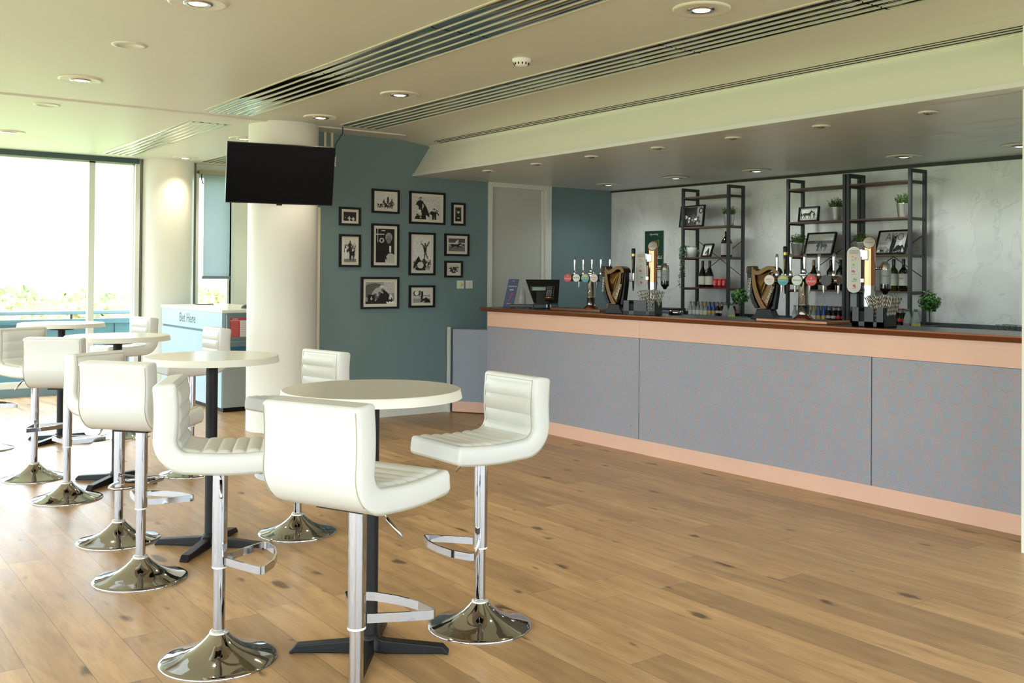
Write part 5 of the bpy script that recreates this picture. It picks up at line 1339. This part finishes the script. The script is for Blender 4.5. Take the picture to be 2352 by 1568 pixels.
# harp fonts
BRONZE = mat('antique bronze', (84, 62, 38), .3, .85); BRONZED = mat('dark bronze', (58, 44, 28), .4, .8); GOLDS = mat('gold strings', (104, 76, 34), .4, .7)
def hp(X, Z): return ((540-X)/370*.262-.131, (1380-Z)/780*.42)
def smooth(pts, k=6):
    out = []
    P = [pts[0]]+pts+[pts[-1]]
    for i in range(1, len(P)-2):
        for j in range(k):
            u = j/k; a, b, c, d = P[i-1], P[i], P[i+1], P[i+2]
            out.append(tuple(.5*((2*b[q])+(-a[q]+c[q])*u+(2*a[q]-5*b[q]+4*c[q]-d[q])*u*u+(-a[q]+3*b[q]-3*c[q]+d[q])*u**3) for q in range(len(b))))
    out.append(pts[-1]); return out
def harp(label, x, y, rz):
    """harp lies in its local YZ plane, +Y is the pillar side; front faces -X"""
    t = thing('harp_beer_font', label, 'beer font', (x, y, BZ), rz, 'bronze harp shaped beer fonts')
    def pr(name, pts, x0, x1, mt, bev=.003): return MB().prism([hp(*p) for p in pts], x0, x1, 'x').build(name, mt, t, bevel=bev)
    def band(cl, ws): # 2D thick line
        L_, R_ = [], []
        for i, p in enumerate(cl):
            a = cl[max(i-1, 0)]; b = cl[min(i+1, len(cl)-1)]; dx, dy = b[0]-a[0], b[1]-a[1]; l = math.hypot(dx, dy); w_ = ws[0]+(ws[1]-ws[0])*i/(len(cl)-1)
            L_.append((p[0]-dy/l*w_, p[1]+dx/l*w_)); R_.append((p[0]+dy/l*w_, p[1]-dx/l*w_))
        return L_+R_[::-1]
    pr('pedestal', [(230, 1385), (232, 1368), (262, 1330), (292, 1290), (300, 1230), (470, 1225), (488, 1290), (510, 1330), (532, 1368), (532, 1385)], -.055, .055, BLACK, .006)
    cl = smooth([(205, 705), (212, 840), (225, 980), (255, 1110), (300, 1215)]); o = pr('pillar_panel', band(cl, (24, 22)), -.045, .035, BLACK, .002)
    cl = smooth([(258, 700), (262, 800), (280, 930), (315, 1060), (365, 1180), (400, 1235)]); pr('pillar', band(cl, (22, 34)), -.050, .040, BRONZE, .006)
    pr('soundbox', [(525, 690), (505, 900), (470, 1100), (420, 1240), (350, 1240), (330, 1130), (335, 1060), (380, 960), (430, 820), (470, 680)], -.035, .04, BRONZED, .004)
    pr('front_board', [(500, 700), (488, 900), (460, 1060), (424, 1205), (352, 1080), (400, 985), (440, 850), (470, 700)], -.047, -.033, BRONZE, .003)
    pr('side_black_panel', [(532, 700), (515, 950), (480, 1150), (470, 1235), (505, 1235), (520, 1100), (540, 900), (545, 700)], -.03, .03, BLACK, .003)  # black side panel along the soundbox
    pr('string_board', [(285, 745), (440, 690), (400, 820), (370, 930), (335, 1030), (310, 1000), (288, 880)], -.015, .015, GOLDS, .001)
    m = MB()
    for k in range(12):
        u = k/11; a = hp(288+u*140, 748-u*50); b = hp(296+u*95 if u < .5 else 300+u*80, 900+130*min(1, u*3)-max(0, u-.3)*300)
        m.tube([(-.018, a[0], a[1]), (-.018, b[0], b[1])], .0012, 4)
    m.build('strings', mat('bright gold', (186, 144, 70), .3, .9), t)
    cl = smooth([(252, 668), (285, 700), (330, 702), (385, 665), (430, 636), (480, 636), (515, 662), (530, 715)]); pr('neck', band(cl, (34, 24)), -.055, .045, BRONZE, .010)
    pr('scroll_head', [(168, 650), (178, 608), (262, 602), (275, 690), (240, 715), (170, 700)], -.052, .042, BRONZE, .006)
    pr('crest_plate', [(188, 690), (196, 618), (240, 614), (240, 700)], -.056, -.051, BLACK, .001)
    y0_, z0_ = hp(452, 1030)
    text('GUINNESS', .031, WPR, t, T(-.0485, y0_-.003, z0_+.005) @ FACE_MX @ RZ(rad(66)))
    y0_, z0_ = hp(214, 905)
    text('GUINNESS', .029, WPR, t, T(-.0465, y0_, z0_) @ FACE_MX @ RZ(rad(86)))
    # tap behind its right shoulder
    ya, _ = hp(572, 0)
    g = MB().tube([(.02, ya+.05, .30), (.05, ya+.012, .292), (.06, ya, .30)], .009, 10).build('tap_body', CHROME, t)
    MB().lathe([(.010, 0), (.014, .03), (.012, .05), (.0115, .075)], 16, 0, T(.06, ya, .285)).build('tap_collar', CHROME, t)
    h_ = MB().lathe([(.0115, 0), (.013, .05), (.016, .14), (.018, .205), (.016, .218), (.0005, .220)], 20, 0, T(.06, ya, .355), caps=False).build('tap_handle', BLACK, t)
    MB().lathe([(.0172, .150), (.0182, .172)], 20, 0, T(.06, ya, .355), caps=False).build('gold_band', mat('gold band metal', (198, 164, 92), .3, .7), h_)
    text('GUINNESS', .018, mat('pale gold ink', (206, 180, 120), .4), h_, T(.0425, ya, .355+.08) @ FACE_MX @ RZ(pi/2))
    MB().lathe([(.004, .20), (.0075, .23), (.011, .29)], 12, 0, T(.06, ya, 0)).build('nozzle', BLACK, t)
    return t
harp('bronze harp shaped beer font at the left, in front of the left tap tower', 5.90, 6.65, rad(10))
harp('bronze harp shaped beer font at the right, standing on its drip tray end', 6.20, 5.225, rad(16))

# copper soda towers with oval flavour panels
def soda(label, x, y, rz, H=.645):
    t = thing('soda_tap_tower', label, 'soda tap', (x, y, BZ), rz, 'copper and steel soda towers')
    MB().lathe([(.062, 0), (.062, .01), (.045, .016), (.0415, .02)], 32).build('base_flange', CHROME2, t)
    MB().lathe([(.041, .015), (.041, .26)], 36).build('lower_column', CHROME2, t)
    MB().lathe([(.0445, .258), (.0445, .278)], 36).build('joint_ring', CHROME, t)
    # copper part with slanting top: local cut towards -X
    m = MB(); n = 40; vs = []; r = .0425
    for k in range(n):
        a = 2*pi*k/n; vs.append((r*math.cos(a), r*math.sin(a), .278))
    for k in range(n):
        a = 2*pi*k/n; vs.append((r*math.cos(a), r*math.sin(a), H-.045+.045*math.cos(a)))
    m.add(vs, [(k, (k+1) % n, n+(k+1) % n, n+k) for k in range(n)], 0, True); m.add(vs[n:], [tuple(range(n))], 0)
    m.build('copper_column', COPPER, t)
    Mc_ = T(0, 0, H-.045) @ RY(-math.atan(.045/.0425))
    o = MB().lathe([(.046, .001), (.044, .004), (.0005, .0045)], 36, 0, Mc_ @ Matrix.Diagonal((1.18, .86, 1, 1)), caps=False).build('top_disc', mat('white enamel', (222, 220, 212), .3), t)
    text('LONDON', .011, mat('grey ink', (120, 112, 108), .5), o, Mc_ @ T(-.006, 0, .006) @ RZ(-pi/2))
    # oval panel on the left (+Y) side, facing -X
    def oval(rw, hh, x0, x1, z0, yc, mt, name, par):
        pts = []
        for k in range(13): a = pi*k/12; pts.append((yc+rw*math.cos(a), z0+hh-rw+rw*math.sin(a)))
        for k in range(13): a = pi+pi*k/12; pts.append((yc+rw*math.cos(a), z0+rw+rw*math.sin(a)))
        return MB().prism(pts, x0, x1, 'x').build(name, mt, par, bevel=.003)
    p = oval(.047, .325, -.030, -.010, .225, .100, mat('white panel rim', (232, 232, 228), .25), 'flavour_panel', t)
    oval(.040, .311, -.0312, -.029, .232, .100, mat('panel face', (214, 216, 210), .4), 'panel_face', p)
    cols = [(236, 178, 90), (176, 206, 110), (196, 110, 160), (110, 190, 130), (214, 90, 110)]
    m = MB(); ms = []
    rr = random.Random(2)
    for k, c in enumerate(cols):
        ms.append(mat('flavour %d' % k, c, .5)); z = .475-k*.050
        for q in range(3):
            yy, zz = .100+rr.uniform(-.012, .012), z+rr.uniform(-.006, .006)
            m.add([(-.0318-.0001*q, yy+.008*math.cos(a*pi/4), zz+.006*math.sin(a*pi/4)) for a in range(8)], [tuple(range(8))[::-1]], k)
    m.build('flavour_icons', ms, p)
    INK = mat('grey ink', (120, 112, 108), .5)
    text('LONDON', .015, INK, p, T(-.032, .100, .520) @ FACE_MX); text('ESSENCE', .015, INK, p, T(-.032, .100, .505) @ FACE_MX)
    for k, s_ in enumerate(('ginger ale', 'lemon', 'raspberry', 'cucumber', 'peach')): text(s_, .009, INK, p, T(-.032, .100, .458-k*.050) @ FACE_MX)
    MB().box(-.03, .0, .035, .06, .30, .325).build('panel_bracket', CHROME, t)
    MB().box(-.03, 0, .035, .06, .48, .53).build('panel_bracket', CHROME, t)
    MB().box(-.050, -.040, .004, .048, .455, .530).build('lens_plate', CHROME, t, bevel=.008)
    # flask hanging on the right
    f = MB().lathe([(.036, .255), (.038, .26), (.038, .40), (.034, .425), (.020, .445), (.0005, .450)], 28, 0, T(.055, -.105, 0)).build('dispense_head', CHROME, t)
    MB().lathe([(.0387, .29), (.0387, .39)], 28, 0, T(.055, -.105, 0), caps=False).build('head_label', mat('pale grey label', (160, 170, 172), .4), f)
    text('LONDON', .014, INK, f, T(.0155, -.105, .345) @ FACE_MX)
    MB().lathe([(.012, .215), (.022, .235), (.034, .245), (.036, .256)], 20, 0, T(.055, -.105, 0)).build('nozzle', BLACK, f)
    MB().tube([(.03, -.03, .40), (.05, -.07, .40)], .012, 8).build('arm', CHROME, t)
    return t
soda('copper and steel soda tower at the left in front of the green poster', 6.19, 6.48, rad(40))
soda('copper and steel soda tower at the right in front of the right shelf unit', 6.09, 4.19, rad(32), .625)

# bar caddies
def caddy(label, x, y, rz, Wd, D, H, right):
    t = thing('bar_caddy', label, 'bar caddy', (x, y, BZ), rz, 'black napkin and straw caddies')
    m = MB(); w2, d2 = Wd/2, D/2
    m.box(-w2, w2, -d2, d2, 0, .004); m.box(-w2, w2, d2-.004, d2, 0, H); m.box(-w2, -w2+.004, -d2, d2, 0, H); m.box(w2-.004, w2, -d2, d2, 0, H)
    # front with two slots
    s1 = (-w2+.055, -w2+.055+.045); s2 = (w2-.08, w2-.055)
    m.box(-w2, s1[0], -d2, -d2+.004, 0, H); m.box(s1[1], s2[0], -d2, -d2+.004, 0, H); m.box(s2[1], w2, -d2, -d2+.004, 0, H); m.box(-w2, w2, -d2, -d2+.004, 0, .035)
    m.build('tray', DKGREY, t)
    MB().box(s1[1]+.02, s1[1]+.024, -d2+.004, d2-.004, .004, H-.005).build('divider', BLACK, t)
    MB().box(-w2+.012, s1[1]+.01, -d2+.012, d2-.012, .004, H-.03).build('napkin_stack', mat('black napkins', (30, 30, 32), .8), t)
    return t
caddy('dark grey caddy at the right holding striped straws, nearest the camera', 5.945, 4.05, rad(-90), .25, .15, .132, True)
caddy('dark grey caddy between the left harp font and the left soda tower', 5.885, 6.28, rad(-70), .30, .14, .122, False)
STRAW = stripe_material('black and white stripes', (230, 226, 212), (30, 30, 32), 34, .6, 1)
sm = MB().lathe([(.0042, 0), (.0042, .205)], 8, caps=False); s0 = sm.build('paper_straw', STRAW)
rr = random.Random(11); first = True
for cx_, cy_, n, lab, g in ((5.955, 3.985, 64, 'black and white striped paper straw in the right caddy', 'straws in the right caddy'), (5.905, 6.20, 64, 'black and white striped paper straw in the left caddy', 'straws in the left caddy')):
    for i in range(n):
        r_, c_ = divmod(i, 8); a = (c_-3.5+.5*(r_ % 2)-.25)/4; b = (r_-3.5)/4
        px, py = cx_+a*.040, cy_+b*.038
        if first: o = s0; first = False
        else: o = s0.copy(); COL.objects.link(o)
        tag(o, lab, 'straw', g)
        o.location = (px, py, BZ+.007+rr.uniform(0, .008))
        d = Vector((a*.16, b*.42, 1))
        o.rotation_euler = d.to_track_quat('Z', 'Y').to_euler()
# small things on the back counter left of the shelves
t = thing('ice_bucket_tray', 'round chrome dish on the bar right of the left soda tower', 'dish', (6.16, 6.16, BZ))
MB().lathe([(.05, 0), (.062, .004), (.064, .035), (.060, .036), (.058, .006), (.0005, .005)], 32, caps=False).build('dish', CHROME, t)
t = thing('storage_tub', 'blue grey plastic tub on the back counter left of the shelves', 'tub', (7.80, 7.95, BCZ))
MB().box(-.07, .07, -.09, .09, 0, .055).build('tub', mat('blue grey plastic', (96, 108, 130), .4), t, bevel=.006)
MB().box(-.06, .06, -.15, -.10, 0, .03).build('lid', mat('blue grey plastic', (96, 108, 130), .4), t, bevel=.004)
t = thing('equipment_box', 'flat dark appliance on the back counter behind the blue grey tub', 'box', (7.98, 8.08, BCZ))
MB().box(-.1, .1, -.16, .16, 0, .08).build('body', DKGREY, t, bevel=.005)
MB().box(-.102, -.099, -.14, .14, .02, .06).build('front_strip', SHELFM, t)
